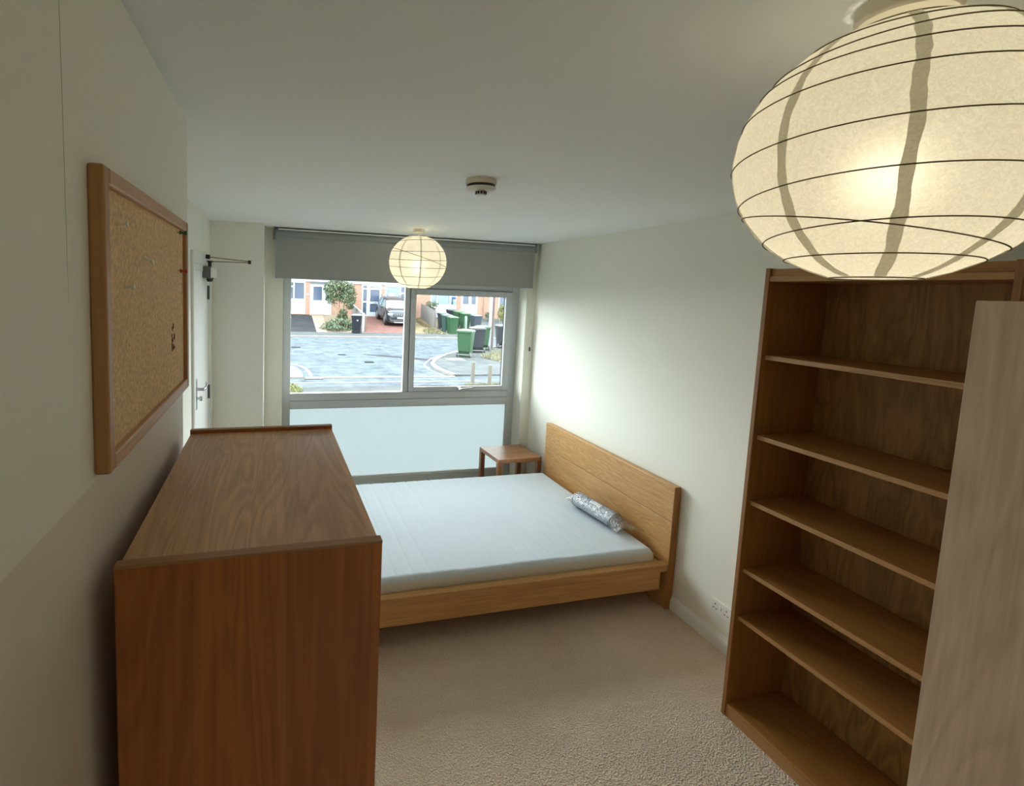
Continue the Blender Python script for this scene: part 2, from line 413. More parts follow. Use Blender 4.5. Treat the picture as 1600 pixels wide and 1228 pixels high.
# ------------------------------------------------------------------ window
w = thing('window_1', (1.17, YF, WZ0), 'large grey window with a fixed pane, an opening sash and frosted lower glass', 'window', kind='structure')
y0, y1 = YF, YF + 0.045
link_mesh('frame_stile', B((WX0, 0.115, y0, y1, WZ0, WZ1), bev=0.004), M['alu'], w)
link_mesh('frame_stile', B((2.23, WX1, y0, y1, WZ0, WZ1), bev=0.004), M['alu'], w)
link_mesh('frame_head', B((0.115, 2.23, y0, y1, 1.985, WZ1), bev=0.004), M['alu'], w)
link_mesh('transom', B((0.115, 2.23, y0, y1, 0.897, 0.965), bev=0.005), M['alu'], w)
link_mesh('transom', B((0.115, 2.23, y0, y1, 0.82, 0.894), bev=0.005), M['alu'], w)
link_mesh('mullion', B((1.146, 1.196, y0, y1, 0.965, 1.985), bev=0.004), M['alu'], w)
link_mesh('frame_sill', B((0.115, 2.23, y0, y1, WZ0, 0.15), bev=0.005), M['alu'], w)
link_mesh('bead', B((0.115, 2.23, y0 + 0.012, y0 + 0.03, 0.15, 0.165), bev=0.002), M['white_gloss'], w)
link_mesh('frame_stop', B((1.196, 2.23, y0, y1, 1.945, 1.985), bev=0.003), M['alu'], w)
pf = link_mesh('pane', B((0.11, 1.15, YF + 0.034, YF + 0.040, 0.96, 1.99)), M['glass'], w); pf['label'] = 'clear fixed glass pane'
pz = link_mesh('pane', B((0.11, 2.235, YF + 0.034, YF + 0.040, 0.145, 0.825)), M['frost'], w); pz['label'] = 'frosted lower glass pane'
# opening sash
sx0, sx1, sz0, sz1 = 1.202, 2.226, 0.969, 1.941
gx0, gx1, gz0, gz1 = 1.252, 2.158, 1.014, 1.89
sa = link_mesh('sash', B((sx0, gx0, YF - 0.018, YF + 0.03, sz0, sz1), (gx1, sx1, YF - 0.018, YF + 0.03, sz0, sz1), (gx0, gx1, YF - 0.018, YF + 0.03, sz0, gz0), (gx0, gx1, YF - 0.018, YF + 0.03, gz1, sz1), bev=0.004), M['alu'], w)
link_mesh('pane', B((gx0 - 0.005, gx1 + 0.005, YF + 0.02, YF + 0.026, gz0 - 0.005, gz1 + 0.005)), M['glass'], sa)
link_mesh('gasket', B((gx0, gx1, YF + 0.012, YF + 0.02, gz0, gz0 + 0.004), (gx0, gx1, YF + 0.012, YF + 0.02, gz1 - 0.004, gz1), (gx0, gx0 + 0.004, YF + 0.012, YF + 0.02, gz0, gz1), (gx1 - 0.004, gx1, YF + 0.012, YF + 0.02, gz0, gz1)), M['gap'], sa)
hb = B((1.685, 1.725, YF - 0.032, YF - 0.018, 0.978, 1.006), bev=0.004)
tube([[(1.705, YF - 0.036, 0.988), (1.70, YF - 0.052, 0.985), (1.73, YF - 0.058, 0.996), (1.83, YF - 0.055, 1.002)]], [0.009, 0.009, 0.008, 0.006], 8, hb)
link_mesh('handle', hb, M['chrome'], sa, smooth=40)
link_mesh('rebate', B((1.19, 1.225, YF + 0.031, YF + 0.045, 0.96, 1.985), (2.195, 2.235, YF + 0.031, YF + 0.045, 0.96, 1.985), (1.225, 2.195, YF + 0.031, YF + 0.045, 0.96, 0.995), (1.225, 2.195, YF + 0.031, YF + 0.045, 1.91, 1.985)), M['alu'], w)
link_mesh('sash_shadow_gap', B((sx0 - 0.004, sx1 + 0.003, YF + 0.004, YF + 0.012, sz0 - 0.003, sz0 + 0.002)), M['gap'], w)

# ------------------------------------------------------------------ door in the recess
d = thing('door_1', (XD, 3.8, 0), 'white flush door with chrome lever handle and overhead closer', 'door', kind='structure')
link_mesh('frame', B((XD - 0.1, XD + 0.006, DY0 - 0.02, DY0 + 0.03, 0, DZ - 0.03), (XD - 0.1, XD + 0.006, DY1 - 0.04, DY1 + 0.03, 0, DZ - 0.03), (XD - 0.1, XD + 0.006, DY0 - 0.02, DY1 + 0.03, DZ - 0.03, DZ + 0.02), bev=0.002), M['white_gloss'], d)
link_mesh('architrave', B((XD, XD + 0.016, DY0 - 0.075, DY0 - 0.012, 0, DZ + 0.012), (XD, XD + 0.016, DY1 + 0.02, YC - 0.02, 0, DZ + 0.012), (XD, XD + 0.016, DY0 - 0.075, YC - 0.02, DZ + 0.012, DZ + 0.085), bev=0.004), M['white_gloss'], d)
leaf = link_mesh('door_leaf', B((XD - 0.04, XD + 0.002, DY0 + 0.033, DY1 - 0.043, 0.006, DZ - 0.033), bev=0.002), M['white_gloss'], d)
for z in (0.25, 1.10, 1.85):
    hm = B((XD, XD + 0.004, DY1 - 0.07, DY1 - 0.01, z - 0.05, z + 0.05))
    lathe([(0.007, -0.052), (0.007, 0.052)], (XD + 0.009, DY1 - 0.041, z), 10, hm)
    link_mesh('hinge', hm, M['grey_metal'], d, smooth=40)
hm = B((XD + 0.002, XD + 0.010, DY0 + 0.045, DY0 + 0.085, 1.10, 1.30), bev=0.003)
link_mesh('handle_plate', hm, M['chrome'], leaf)
link_mesh('lever', tube([[(XD + 0.008, DY0 + 0.065, 1.235), (XD + 0.05, DY0 + 0.065, 1.235), (XD + 0.055, DY0 + 0.09, 1.236), (XD + 0.055, DY0 + 0.16, 1.240), (XD + 0.050, DY0 + 0.19, 1.258)]], [0.01, 0.009, 0.009, 0.009, 0.007], 8), M['chrome'], leaf, smooth=50)
link_mesh('lock_turn', tube([[(XD + 0.008, DY0 + 0.065, 1.175), (XD + 0.035, DY0 + 0.065, 1.175)], [(XD + 0.035, DY0 + 0.065, 1.16), (XD + 0.035, DY0 + 0.065, 1.19)]], 0.008, 8), M['chrome'], leaf, smooth=50)
dc = thing('door_closer', (XD, 3.9, 2.0), 'grey overhead door closer with folded arms above the white door', 'door closer')
link_mesh('body', B((XD + 0.003, XD + 0.055, 3.84, 4.09, 1.955, 2.035), bev=0.006), M['grey_metal'], dc)
link_mesh('cover', B((XD + 0.055, XD + 0.07, 3.84, 4.09, 1.96, 2.03), bev=0.004), M['white_plastic'], dc)
link_mesh('spindle', lathe([(0.016, -0.09), (0.024, -0.075), (0.024, -0.05), (0.012, -0.05), (0.012, 0.05), (0.018, 0.05), (0.018, 0.06)], (XD + 0.035, 3.97, 2.02), 14), M['dark_plastic'], dc, smooth=40)
link_mesh('arm', tube([[(XD + 0.035, 3.97, 2.075), (-0.20, 3.955, 2.078)]], 0.0045, 6), M['closer_arm'], dc)
link_mesh('arm', tube([[(XD + 0.015, 3.93, 2.105), (-0.20, 3.955, 2.086)]], 0.0045, 6), M['closer_arm'], dc)
link_mesh('joint', lathe([(0.011, -0.012), (0.011, 0.014)], (-0.20, 3.955, 2.08), 10), M['dark_plastic'], dc)
link_mesh('bracket', B((XD + 0.016, XD + 0.04, 3.90, 3.96, 2.09, 2.12), bev=0.003), M['dark_plastic'], dc)

# ------------------------------------------------------------------ roller blind
bl = thing('roller_blind', (1.17, 4.44, 2.4), 'dark grey roller blind pulled part way down over the window', 'blind')
YBL = 4.425
link_mesh('fabric', B((-0.021, 2.334, YBL, YBL + 0.0015, 1.988, 2.335)), M['blind'], bl)
link_mesh('hem_bar', B((-0.021, 2.334, YBL - 0.003, YBL + 0.006, 1.984, 1.996), bev=0.002), M['blind'], bl)
link_mesh('roller', lathe([(0.036, 0.0), (0.036, 2.355)], (-0.024, 4.44, 2.352), 28, axis='x'), M['blind_rail'], bl, smooth=40)
link_mesh('rail_highlight', B((0.0, 2.32, 4.396, 4.403, 2.376, 2.386), bev=0.001), M['white_gloss'], bl)  # white strip standing in for light reflected on the rail top
link_mesh('bracket', B((-0.040, -0.028, 4.40, YW, 2.30, 2.398), bev=0.003), M['blind_rail'], bl)
link_mesh('bracket', B((2.338, 2.372, 4.405, YW, 2.318, 2.398), bev=0.006), M['blind_rail'], bl)
link_mesh('chain', tube([[(2.352, 4.42, 2.34), (2.346, 4.43, 2.0), (2.345, 4.445, 1.6), (2.345, 4.45, 1.42)], [(2.366, 4.42, 2.34), (2.368, 4.43, 2.0), (2.366, 4.445, 1.6), (2.355, 4.45, 1.42)]], 0.0025, 6), M['cream_plastic'], bl)
link_mesh('chain_weight', lathe([(0.004, -0.02), (0.008, -0.016), (0.008, 0.016), (0.003, 0.022)], (2.350, 4.45, 1.40), 10), M['dark_plastic'], bl)

# ------------------------------------------------------------------ paper lanterns
def lantern(cx, cyy, cz, rx, rz, rings, seams, label, power, rose_r, detail):
    t = thing('paper_lantern', (cx, cyy, H), label, 'pendant lamp', 'round paper pendant lamps')
    lats = sorted([math.radians(a) for a in (-74, -66, -56, -46, -37, -28, -18, -8, 2, 12, 22, 32, 42, 52, 62, 72)])
    nseg = 72
    bm = bmesh.new(); rows = []
    for i, la in enumerate(lats):
        seq = [(la, 1.0)]
        if i + 1 < len(lats): seq += [((la * 2 + lats[i + 1]) / 3, 0.9965), ((la + 2 * lats[i + 1]) / 3, 0.9965)]
        for l, k in seq:
            row = []
            for s in range(nseg):
                a = 2 * PI * s / nseg
                wob = 1 + 0.006 * mnoise.noise(Vector((math.cos(a) * 3, math.sin(a) * 3, l * 4 + cx * 7)))
                row.append(bm.verts.new((cx + rx * k * wob * math.cos(l) * math.cos(a), cyy + rx * k * wob * math.cos(l) * math.sin(a), cz + rz * k * math.sin(l))))
            rows.append(row)
    for i in range(len(rows) - 1):
        for s in range(nseg): bm.faces.new((rows[i][s], rows[i][(s + 1) % nseg], rows[i + 1][(s + 1) % nseg], rows[i + 1][s]))
    sh = link_mesh('shade', bm, M['paper'], t, smooth=60)
    def on(l, a, k=1.0):
        return (cx + rx * k * math.cos(l) * math.cos(a), cyy + rx * k * math.cos(l) * math.sin(a), cz + rz * k * math.sin(l))
    for l0, amp, az0 in rings:
        path = []
        for s in range(64):
            a = 2 * PI * s / 64
            l = math.radians(l0 + amp * math.cos(a - math.radians(az0)))
            path.append(on(l, a, 1.006))
        link_mesh('wire_hoop', tube([path], 0.0011 if detail else 0.0016, 5, closed=True), M['wire'], sh)
    for az in seams:
        bm = bmesh.new(); prev = None
        for k in range(40):
            l = math.radians(-73 + 146 * k / 39)
            wd = (0.0085 if detail else 0.006) * (0.75 + 0.5 * abs(mnoise.noise(Vector((k * 0.35, az, 0)))) + 0.2 * random.random())
            rr = max(rx * math.cos(l), 0.02)
            off = 0.004 * mnoise.noise(Vector((k * 0.25, az * 0.7, 5)))
            a0 = math.radians(az) + (off - wd) / rr; a1 = math.radians(az) + (off + wd) / rr
            cur = (bm.verts.new(on(l, a0, 1.004)), bm.verts.new(on(l, a1, 1.004)))
            if prev: bm.faces.new((prev[0], prev[1], cur[1], cur[0]))
            prev = cur
        link_mesh('paper_seam', bm, M['tape'], sh)
    link_mesh('ceiling_rose', lathe([(rose_r, 0), (rose_r, -0.02), (rose_r * 0.93, -0.027), (0.008, -0.03), (0.006, -0.045)], (cx, cyy, H), 32), M['cream_plastic'], t, smooth=40)
    link_mesh('cord', tube([[(cx, cyy, H - 0.03), (cx, cyy, cz + 0.075)]], 0.0035, 8), M['white_plastic'], t)
    link_mesh('lamp_holder', lathe([(0.012, 0.085), (0.019, 0.07), (0.019, 0.03)], (cx, cyy, cz), 16), M['white_plastic'], t, smooth=40)
    hang = tube([[(cx - 0.05, cyy, cz + rz * 0.96), (cx - 0.05, cyy, cz + 0.06), (cx, cyy, cz + 0.05), (cx + 0.05, cyy, cz + 0.06), (cx + 0.05, cyy, cz + rz * 0.96)]], 0.0014, 5)
    link_mesh('shade_hanger', hang, M['wire'], t)
    bm = bmesh.new(); bmesh.ops.create_uvsphere(bm, u_segments=16, v_segments=10, radius=0.042)
    bmesh.ops.translate(bm, vec=(cx, cyy, cz - 0.03), verts=bm.verts[:])
    e = plain('warm_bulb', (1, 1, 1, 1), emit=((1.0, 0.92, 0.72, 1), power * 0.51))
    link_mesh('bulb', bm, e, t, smooth=60)
    return t
RN = [(70, 0, 0), (56, 3, 40), (43, 4, -60), (31, 3, -150), (17, 5, -150), (-3, 5, -135), (-22, 6, -135), (-37.5, 11, 120), (-42, 6, -125), (-55.5, 2, -160), (-74, 0, 0)]
RFAR = [(70, 0, 0), (52, 4, 20), (24, 5, 60), (6, 5, 70), (10, 19, 165), (-9.5, 5, 80), (-29.5, 5, 70), (-54, 6, 90), (-74, 0, 0)]
lantern(0.966, 0.635, 2.162, 0.22, 0.205, RN, [-141 + 40 * k for k in range(9)], 'large lit paper lantern hanging over the dark bookcase', LAMP_NEAR, 0.066, True)
lantern(1.06, 3.924, 2.142, 0.226, 0.211, RFAR, [-142 + 43 * k for k in range(8)], 'lit paper lantern hanging in front of the grey roller blind', LAMP_FAR, 0.046, False)

# ------------------------------------------------------------------ smoke alarm
sm = thing('smoke_alarm', (0.835, 2.10, H), 'round white smoke alarm on the ceiling', 'smoke alarm')
link_mesh('base', lathe([(0.064, 0), (0.066, -0.006), (0.066, -0.023)], (0.835, 2.10, H), 40), M['cream_plastic'], sm, smooth=40)
link_mesh('vent_band', lathe([(0.060, -0.022), (0.060, -0.037)], (0.835, 2.10, H), 40), M['dark_plastic'], sm, smooth=40)
link_mesh('cover', lathe([(0.064, -0.034), (0.064, -0.042), (0.056, -0.050), (0.03, -0.053), (0.0, -0.053)], (0.835, 2.10, H), 40), M['white_plastic'], sm, smooth=40)
hd = link_mesh('sensor_head', lathe([(0.020, -0.052), (0.020, -0.068), (0.021, -0.069), (0.021, -0.073), (0.0, -0.075)], (0.825, 2.07, H), 20), M['white_plastic'], sm, smooth=40)
for k in range(10):
    a = 2 * PI * k / 10
    x, y = 0.825 + 0.0205 * math.cos(a), 2.07 + 0.0205 * math.sin(a)
    link_mesh('slot', B((x - 0.0035, x + 0.0035, y - 0.0035, y + 0.0035, H - 0.067, H - 0.056)), M['dark_plastic'], hd)

# ------------------------------------------------------------------ pinboard and pins
pb = thing('pinboard', (XL, 1.19, 1.62), 'cork pinboard in a light wooden frame on the wall', 'pinboard')
py0, py1, pz0, pz1 = 0.832, 1.54, 1.625, 2.078
link_mesh('cork', B((XL + 0.001, XL + 0.012, py0 + 0.02, py1 - 0.02, pz0 + 0.02, pz1 - 0.02)), M['cork'], pb)
fwid, fdep = 0.026, 0.022
link_mesh('frame_rail', B((XL, XL + fdep, py0 + fwid, py1 - fwid, pz1 - fwid, pz1), bev=0.004), M['pin_frame'], pb)
link_mesh('frame_rail', B((XL, XL + fdep, py0 + fwid, py1 - fwid, pz0, pz0 + fwid), bev=0.004), M['pin_frame'], pb)
link_mesh('frame_stile', B((XL, XL + fdep, py0, py0 + fwid, pz0, pz1), bev=0.004), M['pin_frame_z'], pb)
link_mesh('frame_stile', B((XL, XL + fdep, py1 - fwid, py1, pz0, pz1), bev=0.004), M['pin_frame_z'], pb)
def scr(y, z, l, a):
    return [(XL + 0.0125, y, z), (XL + 0.0125, y + l * math.cos(a), z + l * math.sin(a))]
random.seed(3)
link_mesh('scratch', tube([scr(1.355 + random.uniform(-.014, .03), 1.775 + random.uniform(-.03, .035), random.uniform(0.005, 0.018), random.uniform(1.2, 1.9)) for _ in range(12)], 0.0011, 4), plain('cork_gouge', lin(84, 50, 28), 0.9), pb)
def pin(y, z, c, label, dy=0.0, dz=0.0, s=1.0):
    m = plain('pin_' + c[0], c[1], 0.3)
    b = bmesh.new()
    x = XL + 0.0115
    prof = [(0.0008, 0), (0.0008, 0.005), (0.0045, 0.005), (0.0045, 0.007), (0.0028, 0.009), (0.0028, 0.015), (0.0052, 0.017), (0.0052, 0.020), (0.0, 0.0205)]
    lathe([(r * s, h * s) for r, h in prof], (x, y, z), 12, b, axis='x')
    sh = Matrix(((1, 0, 0), (dy, 1, 0), (dz, 0, 1)))
    for v in b.verts:
        q = v.co - Vector((x, y, z)); v.co = Vector((x, y, z)) + sh @ q
    tag(link_mesh('push_pin', b, m, smooth=40), label, 'push pin', 'push pins in the cork pinboard')
cr = ('cream', lin(246, 240, 226)); 
pin(0.928, 2.005, cr, 'cream push pin topmost near the wide edge of the pinboard', 0, 0, 0.8)
pin(1.085, 1.962, cr, 'cream push pin tilted near the middle of the pinboard', 0.2, -0.6, 0.95)
pin(0.962, 1.905, cr, 'cream push pin low on the near half of the pinboard', 0, 0, 0.8)
pin(1.435, 2.042, ('green', lin(40, 120, 60)), 'green push pin in the upper far corner of the pinboard', 0.5, 0.0, 1.1)
pin(1.440, 1.945, ('red', lin(190, 50, 36)), 'red push pin below the green one on the pinboard', 0.5, 0.0, 1.1)

# ------------------------------------------------------------------ dresser (chest of drawers)
dr = thing('chest_of_drawers', (-0.033, 1.228, 0), 'tall teak veneered chest of drawers standing against the pinboard wall', 'chest of drawers')
ax0, ax1, ay0, ay1, az = -0.242, 0.176, 0.833, 1.623, 1.48
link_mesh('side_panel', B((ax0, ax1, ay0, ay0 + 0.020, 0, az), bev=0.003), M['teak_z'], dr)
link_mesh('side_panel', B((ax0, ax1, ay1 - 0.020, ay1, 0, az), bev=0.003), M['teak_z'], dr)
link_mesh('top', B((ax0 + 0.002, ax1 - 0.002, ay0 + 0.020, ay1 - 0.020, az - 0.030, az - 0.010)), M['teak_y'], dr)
link_mesh('lipping', B((ax0, ax1, ay0 - 0.0008, ay0 + 0.0205, az - 0.004, az + 0.001), bev=0.001), M['teak_x'], dr)
link_mesh('lipping', B((ax0, ax1, ay1 - 0.0205, ay1 + 0.0008, az - 0.004, az + 0.001), bev=0.001), M['teak_x'], dr)
link_mesh('back_panel', B((ax0 + 0.002, ax0 + 0.008, ay0 + 0.02, ay1 - 0.02, 0.05, az - 0.03)), M['teak_z'], dr)
link_mesh('plinth', B((ax0 + 0.02, ax1 - 0.03, ay0 + 0.02, ay1 - 0.02, 0, 0.06)), M['teak_y'], dr)
n = 6; z = 0.065; hgt = (az - 0.035 - 0.065) / n
for k in range(n):
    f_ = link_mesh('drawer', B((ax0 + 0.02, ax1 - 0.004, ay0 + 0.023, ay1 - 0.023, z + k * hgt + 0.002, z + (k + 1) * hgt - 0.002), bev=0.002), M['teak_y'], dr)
dr.rotation_euler = (0, 0, 0.012)

# ------------------------------------------------------------------ bed
bd = thing('bed_frame', (1.3, 3.26, 0), 'low oak veneered double bed frame with panel headboard', 'bed')
hx0, hx1, hy0, hy1, hz = 2.343, 2.389, 2.485, 4.036, 0.785
link_mesh('headboard_panel', B((hx0, hx1, hy0, hy1, 0, 0.5605), bev=0.003), M['oak_y'], bd)
link_mesh('headboard_panel', B((hx0, hx1, hy0, hy1, 0.5635, hz), bev=0.003), M['oak_y'], bd)
link_mesh('headboard_edge', B((hx0 + 0.0005, hx1 - 0.0005, hy0 - 0.0012, hy0 + 0.001, 0.001, hz - 0.001)), M['oak_z'], bd)
bx0 = 0.22
for ya, yb, yc, yd in ((2.490, 2.540, 2.497, 2.535), (3.981, 4.031, 3.986, 4.024)):
    link_mesh('side_rail', B((bx0, 2.302, yc, yd, 0.130, 0.245), bev=0.002), M['oak_x'], bd)
    link_mesh('rail_ledge', B((bx0 - 0.02, hx0, ya, yb, 0.245, 0.292), bev=0.003), M['oak_x'], bd)
link_mesh('footboard', B((bx0 - 0.06, bx0 - 0.0205, 2.485, 4.036, 0, 0.33), bev=0.003), M['oak_y'], bd)
link_mesh('slatted_base', B((bx0, 2.33, 2.541, 3.98, 0.245, 0.283)), M['oak_x'], bd)
link_mesh('mid_beam', B((bx0, 2.34, 3.22, 3.30, 0.12, 0.244)), M['oak_x'], bd)

# mattress with quilted channels
def mattress():
    x0, x1, ya, yb, z0, z1 = 0.285, 2.292, 2.556, 3.962, 0.2835, 0.358
    nx, ny = 240, 60
    bm = bmesh.new()
    def groove(x, y):
        u = ((x - 0.10) % 0.098) - 0.049
        g = math.exp(-(u / 0.007) ** 2)
        vis = 1.0 if x < 1.25 else max(0.25, 1 - (x - 1.25) * 1.1)
        return 0.0035 * g * vis
    R = 0.022
    grid = []
    for j in range(ny + 1):
        y = ya + (yb - ya) * j / ny
        row = []
        for i in range(nx + 1):
            x = x0 + (x1 - x0) * i / nx
            e = min(x - x0, x1 - x, y - ya, yb - y)
            ex = min(x - x0, x1 - x); ey = min(y - ya, yb - y)
            drop = 0
            ddx = max(0, R - ex); ddy = max(0, R - ey); dd = min(R, math.hypot(ddx, ddy))
            drop = R - math.sqrt(max(0, R * R - dd * dd))
            wv = 0.004 * mnoise.noise(Vector((x * 3.1, y * 3.1, 0))) + 0.0022 * mnoise.noise(Vector((x * 11, y * 9, 3)))
            row.append(bm.verts.new((x, y, z1 - drop - groove(x, y) + wv * min(1, e / 0.05))))
        grid.append(row)
    for j in range(ny):
        for i in range(nx): bm.faces.new((grid[j][i], grid[j][i + 1], grid[j + 1][i + 1], grid[j + 1][i]))
    per = [grid[0][i] for i in range(nx + 1)] + [grid[j][nx] for j in range(1, ny + 1)] + [grid[ny][i] for i in range(nx - 1, -1, -1)] + [grid[j][0] for j in range(ny - 1, 0, -1)]
    lower = []
    for v in per:
        lower.append(bm.verts.new((v.co.x, v.co.y, z0)))
    n = len(per)
    for k in range(n):
        f = bm.faces.new((per[k], lower[k], lower[(k + 1) % n], per[(k + 1) % n])); f.material_index = 1
    bm.faces.new(lower)
    return bm
ma = tag(link_mesh('mattress', mattress(), [M['mattress'], M['mattress_side']], smooth=50), 'thin white quilted mattress lying on the oak bed frame', 'mattress')

# ------------------------------------------------------------------ plastic-wrapped roll on the mattress
pk = thing('wrapped_roll', (2.2, 3.02, 0.36), 'rolled grey textile in a clear plastic bag lying against the headboard', 'package')
m, nt, N, L, P = new_mat('printed_grey_roll')
tc = N.new('ShaderNodeTexCoord'); mp = N.new('ShaderNodeMapping'); mp.inputs['Scale'].default_value = (30, 60, 30)
L.new(tc.outputs['Object'], mp.inputs['Vector'])
nz = N.new('ShaderNodeTexNoise'); nz.inputs['Scale'].default_value = 1.6; nz.inputs['Detail'].default_value = 3; L.new(mp.outputs['Vector'], nz.inputs['Vector'])
rp = N.new('ShaderNodeValToRGB'); rp.color_ramp.elements[0].position = 0.42; rp.color_ramp.elements[0].color = lin(82, 92, 104)
rp.color_ramp.elements[1].position = 0.58; rp.color_ramp.elements[1].color = lin(150, 160, 170)
L.new(nz.outputs['Fac'], rp.inputs['Fac']); L.new(rp.outputs['Color'], P.inputs['Base Color']); P.inputs['Roughness'].default_value = 0.45
M['roll'] = m
ra, rb = Vector((2.180, 3.235, 0.4165)), Vector((2.222, 2.85, 0.4165))
axd = (rb - ra).normalized(); side = axd.cross(Vector((0, 0, 1))).normalized(); upv = Vector((0, 0, 1))
def roll_surface(rad, t0, t1, nt_, ns, fn):
    bm = bmesh.new(); rows = []
    for i in range(nt_ + 1):
        t = t0 + (t1 - t0) * i / nt_
        row = []
        for s in range(ns):
            a = 2 * PI * s / ns
            kx, kz, off = fn(t, a)
            p = ra + axd * t + side * (rad * kx * math.cos(a)) + upv * (rad * kz * math.sin(a) + off)
            row.append(bm.verts.new(p))
        rows.append(row)
    for i in range(nt_):
        for s in range(ns): bm.faces.new((rows[i][s], rows[i][(s + 1) % ns], rows[i + 1][(s + 1) % ns], rows[i + 1][s]))
    return bm, rows
Lr = (rb - ra).length
bm, rows = roll_surface(0.054, 0, Lr, 30, 28, lambda t, a: (1.06 + 0.03 * mnoise.noise(Vector((t * 20, math.cos(a) * 2, math.sin(a) * 2))),) * 1 + (0.96, 0))
bm.faces.new(rows[0][::-1]); bm.faces.new(rows[-1])
link_mesh('textile_roll', bm, M['roll'], pk, smooth=60)
sp = [(ra + axd * (Lr + 0.001) + side * (0.004 + 0.047 * k / 60) * math.cos(k * 0.5) + upv * (0.004 + 0.043 * k / 60) * math.sin(k * 0.5)) for k in range(60)]
link_mesh('roll_layers', tube([sp], 0.0018, 5), plain('roll_layers', lin(196, 200, 204), 0.6), pk)
def arc_patch(name, t0, t1, a0, a1, k, mat, na=8):
    lb = bmesh.new()
    lv = [[lb.verts.new(ra + axd * t + side * 0.0592 * k * math.cos(a0 + (a1 - a0) * j / na) + upv * 0.0535 * k * math.sin(a0 + (a1 - a0) * j / na)) for t in (t0, t1)] for j in range(na + 1)]
    for j in range(na): lb.faces.new((lv[j][0], lv[j][1], lv[j + 1][1], lv[j + 1][0]))
    link_mesh(name, lb, mat, pk)
m, nt, N, L, P = new_mat('printed_sleeve')
tc = N.new('ShaderNodeTexCoord'); mp = N.new('ShaderNodeMapping'); mp.inputs['Scale'].default_value = (40, 160, 190)
L.new(tc.outputs['Object'], mp.inputs['Vector'])
nz = N.new('ShaderNodeTexNoise'); nz.inputs['Scale'].default_value = 1.0; nz.inputs['Detail'].default_value = 2; L.new(mp.outputs['Vector'], nz.inputs['Vector'])
rp = N.new('ShaderNodeValToRGB'); rp.color_ramp.elements[0].position = 0.40; rp.color_ramp.elements[0].color = lin(120, 126, 134)
rp.color_ramp.elements[1].position = 0.52; rp.color_ramp.elements[1].color = lin(206, 212, 218)
L.new(nz.outputs['Fac'], rp.inputs['Fac']); L.new(rp.outputs['Color'], P.inputs['Base Color']); P.inputs['Roughness'].default_value = 0.4
arc_patch('printed_sleeve', 0.015, 0.37, -0.55, 0.55, 1.01, m)
arc_patch('paper_label', 0.16, 0.26, 1.0, 1.55, 1.015, plain('label_paper', lin(222, 226, 230), 0.5))
wrap = glass_mat('clear_plastic_film', 0.22, (0.93, 0.95, 0.97, 1), 0.08)
nn = wrap.node_tree; tc = nn.nodes.new('ShaderNodeTexCoord'); nz = nn.nodes.new('ShaderNodeTexNoise'); nz.inputs['Scale'].default_value = 45; nz.inputs['Detail'].default_value = 3; nz.inputs['Distortion'].default_value = 2
bp = nn.nodes.new('ShaderNodeBump'); bp.inputs['Strength'].default_value = 1.0; bp.inputs['Distance'].default_value = 0.01
nn.links.new(tc.outputs['Object'], nz.inputs['Vector']); nn.links.new(nz.outputs['Fac'], bp.inputs['Height'])
for q in nn.nodes:
    if q.type == 'BSDF_GLOSSY': nn.links.new(bp.outputs['Normal'], q.inputs['Normal'])
def wrapfn(t, a):
    cr = 0.07 * mnoise.noise(Vector((t * 35, math.cos(a) * 3, math.sin(a) * 3)))
    if t < 0:      # flattened, fanned end
        k = min(1, -t / 0.06); return (1.13 + 0.35 * k + cr * (1 + 3 * k), max(0.06, 1.06 * (1 - k)) + 0.0, -0.012 * k + 0.010 * k * math.sin(a * 1.0 + 3 * math.cos(a)))
    if t > Lr:
        k = min(1, (t - Lr) / 0.085); return (1.13 + 0.45 * k + cr * (1 + 2 * k), max(0.10, 1.06 * (1 - 0.9 * k)), -0.022 * k + 0.016 * k * math.sin(3.5 * math.cos(a) + 1) + 0.014 * k)
    return (1.13 + cr, 1.05 + abs(cr) * 0.6, 0.0025)
bm, rows = roll_surface(0.054, -0.065, Lr + 0.095, 60, 44, wrapfn)
for v in bm.verts: v.co.z = max(v.co.z, 0.361)
link_mesh('plastic_bag', bm, wrap, pk, smooth=50)

# ------------------------------------------------------------------ side table
tb = thing('side_table', (2.115, 4.272, 0), 'small square oak side table in the corner beside the headboard', 'side table')
tx0, tx1, ty0, ty1, tz = 1.897, 2.335, 4.072, 4.472, 0.452
link_mesh('top', B((tx0, tx1, ty0, ty1, tz - 0.036, tz), bev=0.002), M['table'], tb)
for a, b in ((tx0, ty0), (tx1 - 0.042, ty0), (tx0, ty1 - 0.042), (tx1 - 0.042, ty1 - 0.042)):
    link_mesh('leg', B((a, a + 0.042, b, b + 0.042, 0, tz - 0.036), bev=0.002), M['table_z'], tb)
tb.rotation_euler = (0, 0, 0.045)

# ------------------------------------------------------------------ bookcase
bk = thing('bookcase', (2.2, 1.36, 0), 'tall empty teak bookcase with adjustable shelves against the cream wall', 'bookcase')
kx0, kx1, ky0, ky1, kz = 2.029, 2.375, 0.958, 1.756, 2.068
for (a, b) in ((ky0, ky0 + 0.019), (ky1 - 0.019, ky1)):
    up_ = link_mesh('upright', B((kx0 + 0.003, kx1, a, b, 0, kz)), M['book_z'], bk)
    link_mesh('lipping', B((kx0, kx0 + 0.003, a, b, 0, kz), bev=0.0008, seg=1), M['book_edge_z'], up_)
iy0, iy1 = ky0 + 0.0195, ky1 - 0.0195
link_mesh('top_rail', B((kx0 + 0.012, kx0 + 0.03, iy0, iy1, 2.034, kz - 0.003), bev=0.001), M['book_y'], bk)
tp = link_mesh('top_panel', B((kx0 + 0.008, kx1 - 0.012, iy0, iy1, 2.012, 2.033)), M['book_y'], bk)
